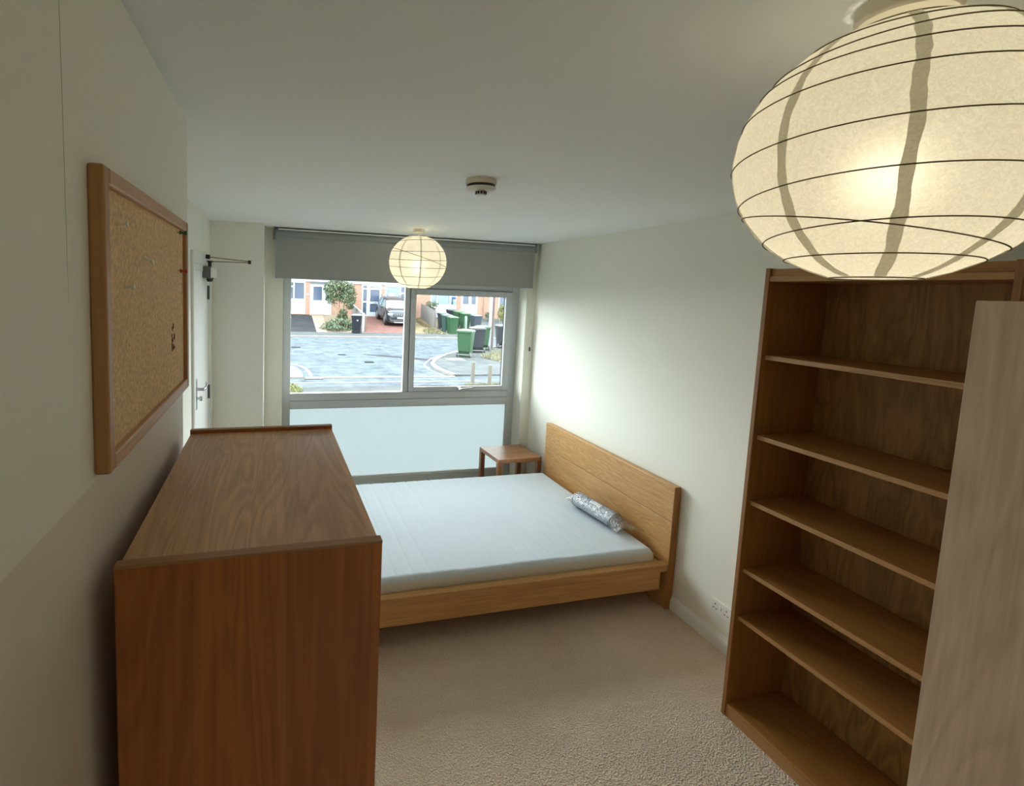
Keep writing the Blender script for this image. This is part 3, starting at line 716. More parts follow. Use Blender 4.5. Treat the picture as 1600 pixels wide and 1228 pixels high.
link_mesh('lipping', B((kx0 + 0.003, kx0 + 0.008, iy0, iy1, 2.0115, 2.0335), bev=0.001), M['book_edge'], tp)
for zt in (1.694, 1.338, 1.038, 0.719, 0.490):
    s = link_mesh('shelf', B((kx0 + 0.026, kx1 - 0.012, iy0, iy1, zt - 0.019, zt)), M['book_y'], bk)
    link_mesh('lipping', B((kx0 + 0.022, kx0 + 0.026, iy0, iy1, zt - 0.0195, zt + 0.0005), bev=0.001), M['book_edge'], s)
link_mesh('bottom_shelf', B((kx0 + 0.004, kx1 - 0.012, iy0, iy1, 0.045, 0.062), bev=0.003), M['book_y'], bk)
link_mesh('plinth', B((kx0 + 0.006, kx0 + 0.024, iy0, iy1, 0, 0.045), bev=0.001), M['book_edge'], bk)
link_mesh('back_panel', B((kx1 - 0.010, kx1 - 0.004, iy0, iy1, 0.0, kz - 0.01)), M['book_back'], bk)

# ------------------------------------------------------------------ wardrobe
wd = thing('wardrobe', (2.1, 0.55, 0), 'pale ash wood wardrobe front beside the bookcase', 'wardrobe')
vx0, vx1, vy0, vy1, vz = 1.80, 2.385, 0.13, 0.934, 1.945
link_mesh('carcass', B((vx0 + 0.019, vx1, vy0, vy1, 0, vz - 0.004), bev=0.002), M['ward'], wd)
link_mesh('door', B((vx0, vx0 + 0.018, vy0, 0.531, 0.06, vz), bev=0.0015), M['ward'], wd)
link_mesh('door', B((vx0, vx0 + 0.018, 0.533, vy1, 0.0, vz), bev=0.0015), M['ward'], wd)

# ------------------------------------------------------------------ double socket on the wall
so = thing('wall_socket', (XR, 2.12, 0.21), 'white double wall socket beside the bookcase', 'socket')
link_mesh('plate', B((XR - 0.010, XR, 2.045, 2.192, 0.172, 0.258), bev=0.003), M['white_plastic'], so)
for yc in (2.081, 2.156):
    link_mesh('switch', B((XR - 0.014, XR - 0.0095, yc - 0.028 + 0.0, yc - 0.016, 0.213, 0.236), bev=0.001), M['white_gloss'], so)
    for (dy, dz, a, b) in ((0.012, 0.232, 0.0025, 0.005), (0.002, 0.208, 0.005, 0.0022), (0.022, 0.208, 0.005, 0.0022)):
        link_mesh('pin_hole', B((XR - 0.0105, XR - 0.0095, yc + dy - a, yc + dy + a, dz - b, dz + b)), M['dark_plastic'], so)
# ================================================================== outside
G = -0.56
def ramp_z(x, y):
    return G + max(0.0, min(1.0, (y - 28.6) / 7.4)) * 0.64
M['asphalt'] = asphalt_mat('worn_asphalt', lin(40, 47, 51), lin(69, 77, 82), 2.6)
M['pavement'] = asphalt_mat('pavement_asphalt', lin(43, 48, 50), lin(64, 68, 68), 2.2)
M['dark_drive'] = asphalt_mat('dark_tarmac', lin(28, 29, 31), lin(40, 41, 44), 1.5)
M['pink_drive'] = asphalt_mat('pink_block_paving', lin(70, 50, 46), lin(86, 64, 60), 2.0)
M['sandy'] = asphalt_mat('sandy_gravel', lin(68, 60, 44), lin(91, 84, 68), 2.0)
M['kerb'] = plain('pale_concrete', lin(88, 84, 78), 0.9, var=0.12, vscale=2)
M['path'] = plain('cream_paving', lin(96, 80, 68), 0.9, var=0.1, vscale=3)
M['brick'] = brick_mat('red_brown_brick', lin(95, 60, 46), lin(113, 77, 59), lin(109, 100, 89))
M['upvc'] = plain('white_upvc', lin(118, 123, 126), 0.4)
M['render'] = plain('white_panel', lin(114, 120, 123), 0.7)
M['house_glass'] = plain('dark_window_glass', lin(46, 56, 70), 0.15, spec=0.25)
M['curtained_glass'] = plain('blue_curtained_glass', lin(50, 73, 97), 0.15, var=0.2, vscale=5)
M['frieze'] = plain('grey_cladding', lin(64, 70, 73), 0.7)
M['roof'] = plain('brown_roof_tiles', lin(64, 46, 38), 0.9, var=0.15, vscale=6)

M['forecourt'] = asphalt_mat('grey_concrete_paving', lin(44, 48, 48), lin(62, 66, 66), 2.0)
M['iron'] = plain('dark_cast_iron', lin(24, 26, 28), 0.95, spec=0.02)
# ground
tag(link_mesh('road', B((-60, 60, 12.9, 26.0, G - 0.3, G)), M['asphalt']), 'worn grey asphalt road in front of the houses', 'road', kind='structure')
tag(link_mesh('forecourt', B((-60, 60, YW + 0.26, 12.9, G - 0.3, G)), M['forecourt']), 'grey paved strip just outside the bedroom window', 'pavement', kind='structure')
tag(link_mesh('pavement_far', B((-60, 60, 26.18, 28.6, G - 0.3, G + 0.05)), M['pavement']), 'grey pavement running along the far side of the road', 'pavement', kind='structure')
tag(link_mesh('kerb_far', B((-60, 60, 26.0, 26.18, G - 0.3, G + 0.07)), M['kerb']), 'pale straight kerb along the far side of the road', 'kerb', kind='structure')
def slope_piece(name, x0, x1, mat, label, cat, dz=0.0, ya=28.6, yb=36.2, xs=None):
    pts = xs or [(x0, ya), (x1, ya), (x1, yb), (x0, yb)]
    return tag(link_mesh(name, poly_prism(pts, G - 0.6, lambda x, y: ramp_z(x, y) + dz), mat), label, cat, kind='structure')
slope_piece('driveway', -60, 2.1, M['dark_drive'], 'dark tarmac driveway beside the cream garden path', 'driveway', xs=[(-60, 28.6), (2.1, 28.6), (2.25, 36.2), (-60, 36.2)])
slope_piece('garden_path', 0, 0, M['path'], 'cream paved path leading up to the white porch door', 'path', 0.02, xs=[(2.11, 28.6), (2.68, 28.6), (3.05, 36.2), (2.26, 36.2)])
slope_piece('garden_bed', 0, 0, plain('dry_soil', lin(81, 70, 53), 0.95, var=0.2), 'planted soil bed between path and drive', 'garden bed', 0.0, xs=[(2.69, 28.6), (4.80, 28.6), (4.95, 36.2), (3.06, 36.2)])
slope_piece('driveway', 0, 0, M['pink_drive'], 'pink block paved driveway under the parked car', 'driveway', 0.0, xs=[(4.81, 28.6), (7.35, 28.6), (9.3, 36.2), (4.96, 36.2)])
slope_piece('verge', 0, 0, M['sandy'], 'sandy dry verge beside the pink driveway', 'verge', 0.0, xs=[(7.36, 28.6), (11.2, 28.6), (11.2, 36.2), (9.31, 36.2)])
slope_piece('driveway', 0, 0, M['pavement'], 'pale grey driveway in front of the brick gable', 'driveway', 0.0, xs=[(11.21, 28.6), (60, 28.6), (60, 36.2), (11.21, 36.2)])
# right hand pavement corner with its kerb
curve = [(4.99, 14.25), (5.05, 14.9), (5.10, 15.6), (5.16, 16.3), (5.30, 17.0), (5.62, 17.75), (6.1, 18.55), (6.6, 19.3), (7.15, 19.95), (8.2, 20.8), (9.8, 21.7), (12, 22.6), (20, 24.2)]
curve = [(5.10, 14.25), (5.02, 14.9), (4.98, 15.6), (5.10, 16.5), (5.42, 17.3), (5.9, 18.2), (6.45, 19.0), (7.1, 19.75), (8.2, 20.75), (9.8, 21.8), (12, 22.7), (20, 24.2)]
tag(link_mesh('pavement_corner', poly_prism(curve + [(20, 14.25)], G - 0.2, G + 0.05), M['pavement']), 'grey pavement corner where the near wheelie bins stand', 'pavement', kind='structure')
def strip(path, wdt, z0, z1):
    bm = bmesh.new(); rows = []
    n = len(path)
    for i, p in enumerate(path):
        t = Vector(path[min(i + 1, n - 1)]) - Vector(path[max(i - 1, 0)]); t.normalize(); nn_ = Vector((-t.y, t.x))
        a = Vector(p) + nn_ * wdt / 2; b = Vector(p) - nn_ * wdt / 2
        rows.append([bm.verts.new((a.x, a.y, z1)), bm.verts.new((b.x, b.y, z1)), bm.verts.new((b.x, b.y, z0)), bm.verts.new((a.x, a.y, z0))])
    for i in range(n - 1):
        for k in range(4): bm.faces.new((rows[i][k], rows[i][(k + 1) % 4], rows[i + 1][(k + 1) % 4], rows[i + 1][k]))
    bm.faces.new(rows[0]); bm.faces.new(rows[-1][::-1])
    return bm
tag(link_mesh('kerb_corner', strip(curve, 0.13, G - 0.2, G + 0.07), M['kerb']), 'pale kerb curving round the bin corner', 'kerb', kind='structure')
outer = [(x - 0.28, y + 0.02) for x, y in curve[:8]]
tag(link_mesh('gutter_line', strip(outer, 0.06, G - 0.05, G + 0.006), M['kerb']), 'thin pale gutter line hugging the corner kerb', 'road marking', kind='structure')
tag(link_mesh('kerb_near', B((0.75, 5.1, 14.10, 14.24, G - 0.2, G + 0.02)), M['kerb']), 'flush pale kerb across the side entrance', 'kerb', kind='structure')
tag(link_mesh('kerb_edging', B((0.3, 5.6, 13.36, 13.44, G - 0.2, G + 0.012)), M['kerb']), 'thin pale edging line nearest the bedroom window', 'kerb', kind='structure')
lc = [(0.70, 14.1), (0.69, 14.8), (0.62, 15.5), (0.45, 16.1), (0.1, 16.7), (-0.8, 17.3), (-4, 18)]
tag(link_mesh('pavement_left', poly_prism(lc + [(-8, 18), (-8, 14.1)], G - 0.2, G + 0.05), M['kerb']), 'pale pavement corner by the road drain', 'pavement', kind='structure')
tag(link_mesh('kerb_curve', strip([(x + 0.22, y + 0.35) for x, y in lc], 0.09, G - 0.05, G + 0.01), M['kerb']), 'pale curved kerb line by the road drain', 'kerb', kind='structure')
dg = thing('road_drain', (0.95, 14.0, G), 'small dark drain grate set beside the curved kerb', 'drain')
link_mesh('grate_frame', B((0.74, 1.22, 13.93, 14.08, G - 0.02, G + 0.024)), M['gap'], dg)
for k in range(6): link_mesh('bar', B((0.76 + k * 0.075, 0.80 + k * 0.075, 13.94, 14.07, G + 0.02, G + 0.03)), M['grey_metal'], dg)
# darker worn patches in the road surface: thin raised repairs
random.seed(11)
for (x, y, sx, sy, lb) in ((3.05, 17.2, 0.26, 0.30, 'dark square iron cover in the road below the mullion'), (2.35, 19.2, 0.22, 0.22, 'small dark iron cover in the middle of the road'), (0.75, 21.6, 0.30, 0.28, 'dark iron cover in the road near the curved kerb')):
    mh = thing('manhole_cover', (x, y, G), lb, 'manhole cover')
    link_mesh('frame', B((x - sx / 2 - 0.03, x + sx / 2 + 0.03, y - sy / 2 - 0.03, y + sy / 2 + 0.03, G - 0.02, G + 0.004)), M['iron'], mh)
    link_mesh('lid', B((x - sx / 2, x + sx / 2, y - sy / 2, y + sy / 2, G - 0.02, G + 0.007), bev=0.002), M['iron'], mh)
mh = thing('manhole_cover', (6.3, 17.6, G + 0.05), 'pale square concrete cover in front of the green bin', 'manhole cover')
link_mesh('lid', B((6.02, 6.60, 17.35, 17.85, G + 0.03, G + 0.062), bev=0.003), M['kerb'], mh)
link_mesh('frame', B((5.99, 6.63, 17.32, 17.88, G + 0.03, G + 0.056)), M['grey_metal'], mh)
tag(link_mesh('road_patch', poly_prism([(3.2, 19.4), (4.6, 18.7), (6.2, 17.2), (6.0, 16.9), (4.5, 18.2), (3.3, 19.1)], G - 0.02, G + 0.004), M['dark_drive']), 'long dark tarmac repair patch slanting across the road', 'road patch', kind='structure')

# ---------------------------------------------------------------- terraced houses
YH = 36.0
def wall_with(parent, x0, x1, holes, zt=5.2, zb=-0.3):
    """brick facade from x0 to x1 with rectangular openings (xa, xb, za, zb)"""
    hs = sorted(holes); boxes = []; x = x0
    for (a, b, c, e) in hs:
        boxes.append((x, a, YH, YH + 0.3, zb, zt)); boxes.append((a, b, YH, YH + 0.3, e, zt))
        if c > zb: boxes.append((a, b, YH, YH + 0.3, zb, c))
        x = b
    boxes.append((x, x1, YH, YH + 0.3, zb, zt))
    link_mesh('brick_wall', B(*boxes), M['brick'], parent)
def win(parent, x0, x1, z0, z1, glass, name='window', bars=(), hbars=(), fr=0.06):
    fb = [(x0, x0 + fr, YH + 0.02, YH + 0.14, z0, z1), (x1 - fr, x1, YH + 0.02, YH + 0.14, z0, z1), (x0 + fr, x1 - fr, YH + 0.023, YH + 0.137, z0, z0 + fr), (x0 + fr, x1 - fr, YH + 0.023, YH + 0.137, z1 - fr, z1)]
    for b in bars: fb.append((b - fr / 2, b + fr / 2, YH + 0.026, YH + 0.134, z0 + fr, z1 - fr))
    for (a, b, zz) in hbars: fb.append((a + fr / 2, b - fr / 2, YH + 0.029, YH + 0.131, zz - fr / 2, zz + fr / 2))
    f = link_mesh(name, B(*fb), M['upvc'], parent)
    xs = [x0] + sorted(bars) + [x1]
    for i in range(len(xs) - 1):
        link_mesh('pane', B((xs[i] + 0.02, xs[i + 1] - 0.02, YH + 0.08, YH + 0.10, z0 + 0.02, z1 - 0.02)), glass[i % len(glass)] if isinstance(glass, list) else glass, f)
    return f
# house A
hA = thing('terraced_house', (1.5, YH, 0.1), 'brick terraced house with white panelled window and glazed porch door behind the shrub', 'house')
wall_with(hA, -9.0, 4.9, [(-3.2, 1.84, 0.12, 2.32), (2.14, 3.62, 0.08, 2.32)])
link_mesh('panel', B((-3.2, 1.84, YH + 0.03, YH + 0.12, 0.16, 1.02)), M['render'], hA)
win(hA, -3.2, 1.84, 1.03, 2.32, M['house_glass'], bars=(-2.2, -1.2, -0.2, 0.62, 1.06), hbars=((0.62, 1.06, 1.95),), fr=0.10)
link_mesh('frieze', B((2.14, 3.62, YH + 0.02, YH + 0.14, 2.14, 2.32)), M['frieze'], hA)
pd = link_mesh('porch_door', B((2.14, 2.28, YH + 0.02, YH + 0.12, 0.08, 2.14), (2.28, 3.06, YH + 0.03, YH + 0.11, 0.08, 1.05), (2.28, 2.36, YH + 0.03, YH + 0.11, 1.05, 2.14), (2.96, 3.1, YH + 0.03, YH + 0.12, 0.08, 2.14), (2.36, 2.96, YH + 0.03, YH + 0.11, 2.0, 2.14)), M['upvc'], hA)
link_mesh('pane', B((2.36, 2.96, YH + 0.06, YH + 0.08, 1.05, 2.0)), M['house_glass'], pd)
link_mesh('lower_panel', B((2.42, 2.92, YH + 0.015, YH + 0.035, 0.25, 0.90), bev=0.008), M['render'], pd)
sl = link_mesh('side_light', B((3.1, 3.2, YH + 0.03, YH + 0.12, 0.08, 2.14), (3.2, 3.62, YH + 0.03, YH + 0.11, 0.08, 1.05), (3.52, 3.62, YH + 0.03, YH + 0.12, 1.05, 2.14), (3.2, 3.52, YH + 0.03, YH + 0.11, 2.0, 2.14)), M['upvc'], hA)
link_mesh('pane', B((3.2, 3.52, YH + 0.06, YH + 0.08, 1.05, 2.0)), M['house_glass'], sl)
link_mesh('fascia', B((-9.0, 4.9, YH - 0.06, YH, 2.33, 2.52)), M['upvc'], hA)
link_mesh('number_plaque', B((1.93, 2.06, YH - 0.02, YH, 1.38, 1.52)), M['upvc'], hA)
link_mesh('door_step', B((2.1, 3.1, YH - 0.45, YH - 0.001, -0.3, 0.10)), M['path'], hA)
link_mesh('roof', poly_prism([(-9.0, YH - 0.4), (4.9, YH - 0.4), (4.9, YH + 8), (-9.0, YH + 8)], lambda x, y: 5.2 + (y - YH + 0.4) * 0.3, lambda x, y: 5.3 + (y - YH + 0.4) * 0.3), M['roof'], hA)
# house B
hB = thing('terraced_house', (7, YH, 0.1), 'brick terraced house with white glazed front door behind the parked car', 'house')
wall_with(hB, 4.9, 10.6, [(5.72, 7.14, 0.06, 2.28), (7.40, 9.2, 0.9, 2.28)])
win(hB, 5.72, 6.18, 0.06, 2.28, M['house_glass'], 'side_light', hbars=((5.72, 6.18, 1.05), (5.72, 6.18, 1.98)), fr=0.10)
dB = win(hB, 6.18, 7.14, 0.06, 2.28, M['house_glass'], 'front_door', hbars=((6.18, 7.14, 1.0), (6.18, 7.14, 2.0), (6.18, 7.14, 0.27)), fr=0.15)
link_mesh('letter_plate', B((6.50, 6.80, YH, YH + 0.02, 0.98, 1.03)), M['chrome'], dB)
wB = win(hB, 7.40, 9.2, 0.9, 2.28, [plain('slatted_blind_glass', lin(61, 76, 88), 0.2, var=0.2, vscale=7), M['house_glass']], bars=(8.52,), hbars=((8.52, 9.2, 1.75),), fr=0.10)
bm = bmesh.new(); pv = [bm.verts.new(p) for p in ((7.60, YH + 0.075, 1.72), (8.20, YH + 0.075, 1.72), (7.93, YH + 0.075, 1.10))]
f0 = bm.faces.new(pv); ex = bmesh.ops.extrude_face_region(bm, geom=[f0]); bmesh.ops.translate(bm, vec=(0, -0.01, 0), verts=[v for v in ex['geom'] if isinstance(v, bmesh.types.BMVert)])
pn = link_mesh('pennant', bm, M['render'], wB)
link_mesh('fascia', B((4.9, 10.6, YH - 0.06, YH, 2.29, 2.50)), M['upvc'], hB)
link_mesh('number_plaque', B((7.20, 7.34, YH - 0.02, YH, 2.0, 2.14)), M['upvc'], hB)
link_mesh('number_plaque', B((7.21, 7.33, YH - 0.02, YH, 1.48, 1.60)), M['upvc'], hB)
link_mesh('door_step', B((5.7, 7.1, YH - 0.4, YH - 0.001, -0.3, 0.06)), M['kerb'], hB)
link_mesh('roof', poly_prism([(4.9, YH - 0.4), (10.6, YH - 0.4), (10.6, YH + 8), (4.9, YH + 8)], lambda x, y: 5.2 + (y - YH + 0.4) * 0.3, lambda x, y: 5.3 + (y - YH + 0.4) * 0.3), M['roof'], hB)
# house C
hC = thing('terraced_house', (13, YH, 0.1), 'brick terraced house with blue curtained window and white double-light door behind the bins', 'house')
wall_with(hC, 10.6, 24.0, [(10.80, 12.82, 0.06, 2.3), (13.17, 14.50, 0.04, 2.3), (16.2, 17.4, 0.9, 2.3)])
link_mesh('panel', B((10.80, 12.82, YH + 0.02, YH + 0.12, 0.08, 0.95)), M['render'], hC)
win(hC, 10.80, 12.82, 0.95, 2.3, M['curtained_glass'], bars=(11.30, 12.30), fr=0.10)
dC = link_mesh('front_door', B((13.17, 13.32, YH + 0.02, YH + 0.12, 0.04, 2.3), (13.32, 14.50, YH + 0.03, YH + 0.11, 0.04, 1.10), (13.78, 14.0, YH + 0.02, YH + 0.12, 1.10, 2.3), (14.35, 14.50, YH + 0.02, YH + 0.12, 1.10, 2.3), (13.32, 14.35, YH + 0.02, YH + 0.12, 2.15, 2.3)), M['upvc'], hC)
link_mesh('pane', B((13.32, 13.78, YH + 0.06, YH + 0.08, 1.10, 2.15)), M['house_glass'], dC)
link_mesh('pane', B((14.0, 14.35, YH + 0.06, YH + 0.08, 1.10, 2.15)), M['house_glass'], dC)
link_mesh('handle', B((14.02, 14.20, YH, YH + 0.03, 0.90, 0.94)), M['chrome'], dC)
win(hC, 16.2, 17.4, 0.9, 2.3, M['house_glass'], bars=(16.8,), fr=0.10)
link_mesh('downpipe', tube([[(15.0, YH - 0.06, -0.2), (15.0, YH - 0.06, 5.1)]], 0.04, 8), M['brick'], hC)
link_mesh('fascia', B((10.6, 14.6, YH - 0.06, YH, 2.31, 2.50)), M['upvc'], hC)
link_mesh('roof', poly_prism([(10.6, YH - 0.4), (24, YH - 0.4), (24, YH + 8), (10.6, YH + 8)], lambda x, y: 5.2 + (y - YH + 0.4) * 0.3, lambda x, y: 5.3 + (y - YH + 0.4) * 0.3), M['roof'], hC)
# small ornament hanging by the curtained window
hg = thing('window_hanging', (12.55, YH - 0.05, 1.3), 'small blue and white hanging beside the curtained window', 'ornament')
for k, (c, z0, z1) in enumerate((('white', 1.30, 1.42), ('teal', 1.05, 1.28), ('navy', 1.44, 1.60))):
    link_mesh(c + '_disc', lathe([(0.02, 0), (0.10, 0.02), (0.10, z1 - z0 - 0.02), (0.02, z1 - z0)], (12.62, YH - 0.12, z0), 12), plain(c + '_cloth', {'white': lin(153, 156, 160), 'teal': lin(74, 131, 136), 'navy': lin(24, 33, 74)}[c], 0.6), hg, smooth=40)

# ---------------------------------------------------------------- fence, garden wall, posts, pole
M['grey_board'] = wood('weathered_fence_board', lin(70, 70, 68), lin(96, 94, 91), 'z', 0.9, across=10, along=0.8, fig=0.2)
fe = thing('board_fence', (9.8, 33, 0), 'weathered pale board fence running down from the brick house to the bins', 'fence')
fa, fb_ = Vector((10.0, 35.7)), Vector((9.60, 31.05)); nb = 18
for k in range(nb):
    p = fa.lerp(fb_, k / nb); q = fa.lerp(fb_, (k + 0.93) / nb)
    zt = 1.06 - 0.30 * k / nb
    z0 = ramp_z(0, p.y) - 0.02
    link_mesh('board', poly_prism([(p.x, p.y), (q.x, q.y), (q.x + 0.025, q.y), (p.x + 0.025, p.y)], z0, zt), M['grey_board'], fe)
for k in (0.02, 0.5, 0.99):
    p = fa.lerp(fb_, k); zb = ramp_z(0, p.y)
    link_mesh('post', B((p.x + 0.028, p.x + 0.128, p.y - 0.05, p.y + 0.05, zb - 0.2, 1.08 - 0.3 * k)), M['grey_board'], fe)
gw = thing('garden_fence', (4.85, 32, -0.3), 'low pale side fence with sloping top beside the shrub and dark bin', 'fence')
for k in range(12):
    ya = 34.6 - k * 0.40; yb = ya - 0.38; xx = 4.88 - k * 0.010
    zt = 0.86 - 0.33 * k / 11
    link_mesh('board', B((xx, xx + 0.03, yb, ya, ramp_z(0, yb) - 0.05, zt)), M['grey_board'], gw)
link_mesh('post', B((4.76, 4.88, 29.40, 29.52, G - 0.1, 0.56)), M['upvc'], gw)
link_mesh('post', B((4.89, 4.99, 29.36, 29.48, G - 0.1, 0.40)), plain('brown_post', lin(74, 61, 49), 0.9), gw)
link_mesh('top_rail', poly_prism([(4.86, 34.6), (4.93, 34.6), (4.84, 29.5), (4.77, 29.5)], lambda x, y: 0.50 + (y - 29.5) * 0.070, lambda x, y: 0.56 + (y - 29.5) * 0.070), M['upvc'], gw)
M['post_wood'] = wood('grey_timber_post', lin(56, 51, 43), lin(81, 78, 68), 'z', 0.9, across=20, along=2, fig=0.3)
for (x, y, h, lb) in ((5.30, 13.27, 0.55, 'short weathered timber post below the window handle'), (5.72, 13.05, 0.50, 'short weathered timber post below the green bins, furthest from the window handle')):
    po_ = thing('timber_post', (x, y, G), lb, 'post', 'short timber posts')
    link_mesh('shaft', B((x - 0.042, x + 0.042, y - 0.042, y + 0.042, G - 0.1, G + h), bev=0.006), M['post_wood'], po_)
    link_mesh('cap', B((x - 0.036, x + 0.036, y - 0.036, y + 0.036, G + h - 0.002, G + h + 0.018), bev=0.008), M['post_wood'], po_)
up = thing('utility_pole', (9.12, 20.96, G), 'slim grey and brown pole beside the near bins', 'pole')
link_mesh('pole', lathe([(0.11, 0), (0.105, 2.5), (0.10, 7.0)], (9.16, 20.98, G + 0.04), 14), plain('brown_timber_pole', lin(51, 36, 29), 0.8), up, smooth=40)
link_mesh('cable_cover', B((8.985, 9.11, 20.84, 20.92, G + 0.04, 5.0), bev=0.01), plain('pale_grey_cover', lin(88, 96, 101), 0.5), up)

# ---------------------------------------------------------------- wheelie bins
BIN_COL = {'green': (lin(20, 51, 28), lin(38, 61, 41)), 'dark': (lin(18, 21, 29), lin(46, 50, 54)), 'teal': (lin(23, 49, 44), lin(53, 63, 63)), 'navy': (lin(11, 16, 23), lin(49, 58, 63)), 'grey': (lin(31, 39, 46), lin(53, 60, 70))}
protos = {}
def bin_proto(kind, label):
    cb, cl = BIN_COL[kind]
    mb = plain('bin_body_' + kind, cb, 0.6, spec=0.15); ml = plain('bin_lid_' + kind, cl, 0.5, spec=0.3)
    t = thing('wheelie_bin', (0, 0, 0), label, 'wheelie bin', 'wheelie bins along the street')
    # body: tapered, open recess at the back for the wheels; front faces -y
    bm = bmesh.new(); rows = []
    for (hw, yf, yb, z) in ((0.215, -0.25, 0.20, 0.02), (0.22, -0.255, 0.21, 0.16), (0.225, -0.262, 0.30, 0.24), (0.275, -0.335, 0.345, 0.92), (0.292, -0.352, 0.355, 0.925), (0.292, -0.352, 0.355, 0.985)):
        r = 0.04
        ring = []
        for (sx, sy, cxx, cyy_) in ((1, -1, hw, yf), (1, 1, hw, yb), (-1, 1, -hw, yb), (-1, -1, -hw, yf)):
            for kk in range(4):
                a = {(1, -1): -PI / 2, (1, 1): 0, (-1, 1): PI / 2, (-1, -1): PI}[(sx, sy)] + PI / 2 * kk / 3
                ring.append(bm.verts.new((cxx - sx * r + r * math.cos(a), cyy_ - sy * r + r * math.sin(a), z)))
        rows.append(ring)
    n = len(rows[0])
    for i in range(len(rows) - 1):
        for k in range(n): bm.faces.new((rows[i][k], rows[i][(k + 1) % n], rows[i + 1][(k + 1) % n], rows[i + 1][k]))
    bm.faces.new(rows[0][::-1]); bm.faces.new(rows[-1])
    link_mesh('body', bm, mb, t, smooth=35)
    bm = bmesh.new(); g = []
    nx, ny = 8, 8
    for j in range(ny + 1):
        for i in range(nx + 1):
            u, v = i / nx * 2 - 1, j / ny * 2 - 1
            e = (1 - u ** 4) * (1 - v ** 4)
            g.append((u * 0.305, v * 0.37 - 0.0, 1.0 + 0.055 * e + 0.012 * (v + 1)))
    top = [bm.verts.new(p) for p in g]; bot = [bm.verts.new((p[0], p[1], 0.985)) for p in g]
    for j in range(ny):
        for i in range(nx):
            a = j * (nx + 1) + i; q = (a, a + 1, a + nx + 2, a + nx + 1)
            bm.faces.new([top[k] for k in q]); bm.faces.new([bot[k] for k in q[::-1]])
    border = [i for i in range(nx + 1)] + [(j + 1) * (nx + 1) - 1 for j in range(1, ny + 1)] + [ny * (nx + 1) + i for i in range(nx - 1, -1, -1)] + [j * (nx + 1) for j in range(ny - 1, 0, -1)]
    for k in range(len(border)):
        a, b = border[k], border[(k + 1) % len(border)]
        bm.faces.new((top[a], bot[a], bot[b], top[b]))
    link_mesh('lid', bm, ml, t, smooth=40)
    link_mesh('handle', tube([[(-0.24, 0.35, 0.95), (-0.24, 0.42, 0.97), (0.24, 0.42, 0.97), (0.24, 0.35, 0.95)]], 0.016, 8), mb, t, smooth=40)
    for s in (-1, 1):
        wb = lathe([(0.03, -0.022), (0.09, -0.026), (0.10, -0.016), (0.10, 0.016), (0.09, 0.026), (0.03, 0.022)], (s * 0.255, 0.26, 0.10), 18, axis='x')
        wh = link_mesh('wheel', wb, M['gap'], t, smooth=35)
        link_mesh('hub', lathe([(0.045, -0.03), (0.045, 0.03)], (s * 0.255, 0.26, 0.10), 12, axis='x'), plain('hub_grey', lin(103, 103, 103), 0.5), wh, smooth=35)
    link_mesh('axle', tube([[(-0.25, 0.26, 0.10), (0.25, 0.26, 0.10)]], 0.012, 8), M['grey_metal'], t)
    if kind == 'navy':
        st = B((0.02, 0.10, -0.318, -0.31, 0.70, 0.78)); link_mesh('sticker', st, M['upvc'], t)
    return t
PZ = G + 0.05
for kind, x, y, z, rz, lb in (
    ('navy', 4.24, 28.2, PZ, -0.2, 'navy wheelie bin with a white sticker standing alone in front of the green shrubs'),
    ('green', 6.98, 18.35, PZ, 2.55, 'nearest bright green wheelie bin showing its wheels on the pavement corner'),
    ('dark', 8.0, 19.75, PZ, 3.0, 'dark grey wheelie bin between the nearest green bin and another green bin'),
    ('green', 8.58, 20.62, PZ, 3.0, 'green wheelie bin half hidden between dark bin and pole'),
    ('dark', 9.95, 21.5, PZ, 3.0, 'dark grey wheelie bin standing alone past the pole'),
    ('dark', 10.02, 30.55, ramp_z(0, 30.55), 0.0, 'dark wheelie bin touching the end of the pale board fence'),
    ('teal', 10.02, 29.72, ramp_z(0, 29.72), 0.0, 'teal wheelie bin squeezed beside the big green bin at the fence end'),
    ('green', 10.1, 28.9, ramp_z(0, 28.9), 0.0, 'green wheelie bin with white marks in front of the board fence'),
    ('dark', 11.25, 32.5, ramp_z(0, 32.5), 0.0, 'dark wheelie bin furthest back in the cluster below the brick pier'),
    ('green', 11.45, 31.65, ramp_z(0, 31.65), 0.0, 'darker green wheelie bin in the middle of the back cluster'),
    ('green', 11.6, 30.8, ramp_z(0, 30.8), 0.0, 'green wheelie bin overlapped by the blue-grey one in the back cluster'),
    ('grey', 11.98, 29.9, ramp_z(0, 29.9), 0.05, 'blue-grey wheelie bin with pale lid in the back cluster')):
    if kind not in protos:
        t = bin_proto(kind, lb); protos[kind] = t; t.location = (x, y, z); t.rotation_euler = (0, 0, rz)
    else: copy_tree(protos[kind], (x, y, z), rz, lb)
bx = thing('storage_box', (14.05, 35.4, 0.03), 'small black lidded box beside the white double-light door', 'box')
link_mesh('box', B((13.75, 14.35, 35.2, 35.6, 0.0, 0.30), bev=0.02), M['dark_plastic'], bx)
link_mesh('lid', B((13.72, 14.38, 35.17, 35.63, 0.30, 0.37), bev=0.02), M['gap'], bx)
pp_ = thing('marker_post', (10.95, 28.9, PZ), 'pale green round-topped marker post in front of the back bins', 'post')
link_mesh('shaft', lathe([(0.085, 0), (0.085, 0.95), (0.07, 1.02), (0.03, 1.06), (0.0, 1.07)], (10.95, 28.95, PZ), 14), plain('pale_green_post', lin(70, 84, 74), 0.6), pp_, smooth=40)
link_mesh('base', lathe([(0.13, -0.02), (0.12, 0.03)], (10.95, 28.95, PZ), 14), M['kerb'], pp_)

